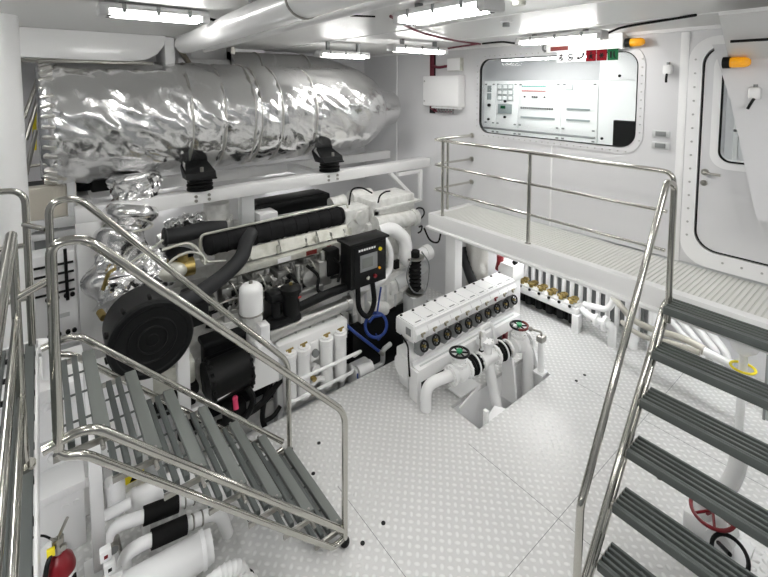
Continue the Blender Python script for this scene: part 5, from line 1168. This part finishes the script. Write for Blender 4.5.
o = f()
b, f = part(o, 'label_print', SIGNK)
for z in (.36, .32, .28): b.box((ex+.055, ey-.072, z), (ex+.08, ey-.045, z+.02))
f()
b, f = part(t, 'gauge', STEELD); b.cyl((ex+.025, ey-.02, .57), (ex+.025, ey-.04, .57), .018); f()
cable('black_cable', 'thin black cable running into the fire extinguisher corner', [(-.16, 3.3, .56), (-.10, 3.2, .62), (-.05, 3.15, .60)], .006, BLACK)
t = thing('stair_support_post', 'square white post standing under the top of the slatted stairs', 'post', (.2, 3.35, 0))
b, f = part(t, 'post', WHITE); b.box((.15, 3.37, 0), (.225, 3.47, 1.50), .005); f()
b, f = part(t, 'base_plate', WHITE); b.box((.10, 3.32, 0), (.28, 3.5, .015)); f()
t = thing('service_tank', 'white steel tank with flanged ledges behind the fire extinguisher', 'tank', (0, 4.2, 0))
b, f = part(t, 'tank_shell', WHITE); b.box((-.5, 3.90, 0), (.19, 4.3, 1.16), .01); f()
b, f = part(t, 'ledge', WHITE); b.box((-.5, 3.80, .70), (.19, 3.90, .74), .006); b.box((-.5, 3.78, 1.12), (.19, 4.3, 1.19), .006); b.box((-.5, 3.8, .28), (.19, 3.9, .32), .006); f()
b, f = part(t, 'lower_casing', WHITE); b.box((-.5, 3.66, 0), (.13, 3.90, .50), .01); b.box((-.5, 3.62, .46), (.14, 3.90, .52), .006); b.cyl((.02, 3.65, .36), (.02, 3.66, .36), .02, seg=10); b.cyl((.08, 3.65, .36), (.08, 3.66, .36), .02, seg=10); f()
b, f = part(t, 'domed_caps', SATIN)
for x in (-.06, .06): b.sph((x, 3.89, 1.0), .03); b.sph((x+.02, 3.89, .6), .03)
f()
b, f = part(t, 'pipe_stub', WHITE); b.cyl((-.08, 3.56, 0), (-.08, 3.56, .16), .07, seg=24); b.sph((-.08, 3.56, .16), .07); b.tube([(-.02, 3.95, 1.18), (-.02, 3.95, 1.45), (-.2, 3.95, 1.45)], .05, .08); f()
t = thing('equipment_box', 'white box with a yellow warning sticker under the slatted stairs', 'cabinet', (.45, 4.0, 0))
b, f = part(t, 'box_body', WHITE); b.box((.27, 4.02, .1), (.66, 4.3, 1.02), .01); f()
b, f = part(t, 'warning_sticker', YELLOW); p = at_y(132, 478, 4.015); b.box((p.x-.06, 4.012, p.z-.06), (p.x+.09, 4.019, p.z+.06)); o = f()
b, f = part(o, 'warning_mark', SIGNK)
b.prism([V((p.x-.02, 4.011, p.z-.03)), V((p.x+.05, 4.011, p.z-.03)), V((p.x+.015, 4.011, p.z+.035))], (0, .002, 0)); f()
b, f = part(t, 'dark_slot', BLACKP); q = at_y(142, 490, 4.015); b.obox(q-V((.07, 0, .0)), q+V((.09, 0, .04)), .01, .03); f()
def vessel(label, p, q, r, grp=None):
    p, q = V(p), V(q); d = (q-p).normalized()
    t = thing('heat_exchanger', label, 'heat exchanger', ((p.x+q.x)/2, (p.y+q.y)/2, 0), grp)
    L = (q-p).length
    b, f = part(t, 'shell', WHITE); b.lathe(p, d, [(0, 0), (0, r*.8), (.04, r*.95), (.05, r), (L-.05, r), (L-.04, r*.95), (L, r*.9), (L, 0)], 36); f()
    b, f = part(t, 'end_ring', SATIN); b.cyl(q-d*.07, q-d*.045, r*1.06, seg=36); b.cyl(p+d*.05, p+d*.075, r*1.06, seg=36); f()
    b, f = part(t, 'support', WHITE)
    for u in (.25, .75): c = p+(q-p)*u; b.box((c.x-.025, c.y-r*.8, 0), (c.x+.025, c.y+r*.8, c.z), .004)
    f()
    return t
vessel('slimmer white cylinder cooler beyond the black sleeves under the slatted stairs', (.36, 3.50, .27), (.84, 3.46, .27), .085)
vessel('larger white cylinder cooler nearest the camera under the slatted stairs', (.22, 2.98, .16), (.80, 2.93, .16), .105)
t = thing('pipe_group', 'white pipes joined by two black rubber sleeves between the two coolers', 'pipe', (.55, 3.2, 0))
b, f = part(t, 'upper_pipe', WHITE); b.tube([(.26, 3.30, 0), (.26, 3.30, .35), (.42, 3.25, .35), (.95, 3.20, .29), (1.0, 3.20, 0)], .042, .1, 16); f()
b, f = part(t, 'lower_pipe', WHITE); b.tube([(.30, 3.10, 0), (.30, 3.10, .29), (.40, 3.11, .29), (.90, 3.08, .23), (.96, 3.08, 0)], .042, .1, 16); f()
for p, q in (((.44, 3.249, .348), (.66, 3.228, .323)), ((.46, 3.106, .283), (.68, 3.093, .257))):
    b, f = part(t, 'rubber_sleeve', BLACK); b.cyl(p, q, .058, seg=20); f()
b, f = part(t, 'hose_clamps', STEELD)
for p in ((.70, 3.224, .318), (.76, 3.218, .312), (.72, 3.09, .252), (.78, 3.087, .245)): b.torus(p, (1, 0, -.13), .045, .006, 20, 6)
f()
b, f = part(t, 'valve_cluster', WHITE); b.box((.24, 3.40, .30), (.36, 3.52, .55), .02); b.cyl((.30, 3.36, .5), (.30, 3.36, .62), .04); b.cyl((.22, 3.36, .40), (.38, 3.36, .40), .035); f()
t = thing('pressure_gauge', 'round grey gauge beside the square white stair post', 'gauge', (.24, 3.2, .35)); c = at_y(114, 550, 3.05)
b, f = part(t, 'gauge_case', STEELD); b.cyl(c, c+V((0, .03, 0)), .03); f()
b, f = part(t, 'gauge_face', MGREY); b.cyl(c-V((0, .002, 0)), c, .025); f()
b, f = part(t, 'gauge_stem', STEELD); b.tube([c+V((0, .02, 0)), c+V((.03, .12, -.02)), c+V((.05, .15, -.2)), V((c.x+.05, c.y+.15, 0))], .012, .03); f()
t = thing('terminal_block', 'white terminal blocks with red and black marks near the square stair post', 'terminal block', (.24, 3.0, 0))
for x, y in ((106, 557), (110, 570)):
    c = at_y(x, y, 2.98); b, f = part(t, 'terminal', WHITE); b.box(c-V((.03, .0, .035)), c+V((.03, .05, .035)), .006); o = f()
    b, f = part(o, 'mark', RED if y < 560 else BLACKP); b.box(c+V((-.01, -.003, -.01)), c+V((.01, .0, .01))); f()
b, f = part(t, 'block_stand', WHITE); b.box((.12, 3.0, 0), (.28, 3.03, .30), .004); f()
t = thing('corrugated_hose', 'pair of ribbed white hoses curving to the floor below the slatted stairs', 'hose', (.9, 2.7, 0))
for dx, dy in ((0, 0), (.03, -.13)):
    pts = [(.62+dx, 2.72+dy, .10), (.78+dx, 2.72+dy, .14), (.90+dx, 2.71+dy, .12), (.95+dx, 2.70+dy, .0)]
    b, f = part(t, 'hose', WHITE); b.spline(pts, lambda u: .042+.006*(1 if int(u*26) % 2 else 0), 14, 9); f()
    b, f = part(t, 'floor_collar', BLACK); b.cyl((.95+dx, 2.70+dy, 0), (.95+dx, 2.70+dy, .02), .058); f()
# ================================================================== BEHIND THE LANDING
t = thing('control_box', 'white wall box with black conduits and bolts behind the slatted stair posts', 'cabinet', (.1, 5.15, .4))
b, f = part(t, 'box_body', SATIN); b.box((-.12, 5.05, .55), (.205, 5.3, 1.76), .01); f()
b, f = part(t, 'conduits', BLACKP)
for z in (1.66, 1.57, 1.48, 1.39): b.cyl((-.12, 5.03, z), (.19, 5.03, z+.0), .012, seg=8)
b.cyl((.13, 5.02, 1.3), (.13, 5.02, 1.8), .014, seg=8); f()
b, f = part(t, 'bolts', BLACKP)
for x in (-.02, .05, .12, .17):
    for z in (1.34, .98): b.cyl((x, 5.02, z), (x, 5.05, z), .02, seg=8); b.cyl((x, 5.01, z), (x, 5.05, z), .008, seg=6)
f()
b, f = part(t, 'nameplate', LGREY); b.box((.02, 5.044, 1.13), (.14, 5.05, 1.17)); f()
b, f = part(t, 'stand', LGREY); b.box((-.1, 5.1, -.68 if False else 0), (.2, 5.25, .55), .006); b.box((-.12, 5.02, .80), (.205, 5.06, .86), .004); f()
t = thing('air_filter_panel', 'beige ribbed filter panel behind the white column', 'filter', (.05, 5.4, 1.8))
b, f = part(t, 'filter_media', BEIGE); b.box((-.12, 5.40, 2.02), (.26, 5.55, 2.34))
for k in range(14): b.box((-.12+k*.027, 5.38, 2.03), (-.108+k*.027, 5.40, 2.33))
f()
b, f = part(t, 'frame', LGREY); b.box((-.14, 5.37, 1.92), (.28, 5.56, 2.02), .005); b.box((.18, 5.36, 2.02), (.25, 5.56, 2.42), .004); b.box((-.14, 5.37, 1.82), (.28, 5.5, 1.88), .004); f()
b, f = part(t, 'stand', MGREY); b.box((-.10, 5.42, 0), (.0, 5.5, 1.82)); f()
t = thing('red_pump', 'dark red machine casing below the crumpled end of the silencer', 'pump', (.1, 6.2, 2.3))
b, f = part(t, 'casing', REDD); b.sph((.20, 6.1, 2.34), .22, (1.0, .8, .8), 28, 16); b.cyl((.05, 6.1, 2.36), (.55, 6.1, 2.34), .14); f()
b, f = part(t, 'black_base', BLACKP); b.box((-.2, 5.85, 2.16), (.8, 6.4, 2.24), .01); b.box((.4, 5.6, 2.18), (.62, 5.9, 2.46), .02); f()
b, f = part(t, 'pedestal', MGREY); b.box((-.1, 5.9, 0), (.1, 6.3, 2.16)); f()
t = thing('stay_rod', 'thin grey stay rods leaning between the white column and silencer', 'rod', (-.1, 5.8, 2.2))
b, f = part(t, 'rods', STEELD); b.cyl(at_y(44, 62, 5.9), at_y(24, 118, 5.7), .02, seg=10); b.cyl(at_y(47, 66, 5.95), at_y(26, 140, 5.75), .02, seg=10); b.cyl(at_y(20, 168, 5.6), at_y(40, 165, 5.6), .014, seg=8); b.cyl(at_y(26, 175, 5.6), at_y(36, 130, 5.6), .02, seg=8); f()
b, f = part(t, 'yellow_strip', YELLOW); b.cyl(at_y(34.5, 112, 5.85), at_y(34.5, 150, 5.85), .018, seg=8); f()
# ================================================================== LIGHT AND EXPOSURE
wd = bpy.data.worlds.new('world'); SC.world = wd; wd.use_nodes = True
wd.node_tree.nodes['Background'].inputs[0].default_value = (.9, .95, 1, 1); wd.node_tree.nodes['Background'].inputs[1].default_value = .05
SC.view_settings.view_transform = 'Standard'; SC.view_settings.look = 'None'; SC.view_settings.gamma = 1; SC.view_settings.use_curve_mapping = False
SC.view_settings.exposure = 0.92
SC.cycles.max_bounces = 10; SC.cycles.diffuse_bounces = 7; SC.cycles.glossy_bounces = 5; SC.cycles.sample_clamp_indirect = 6
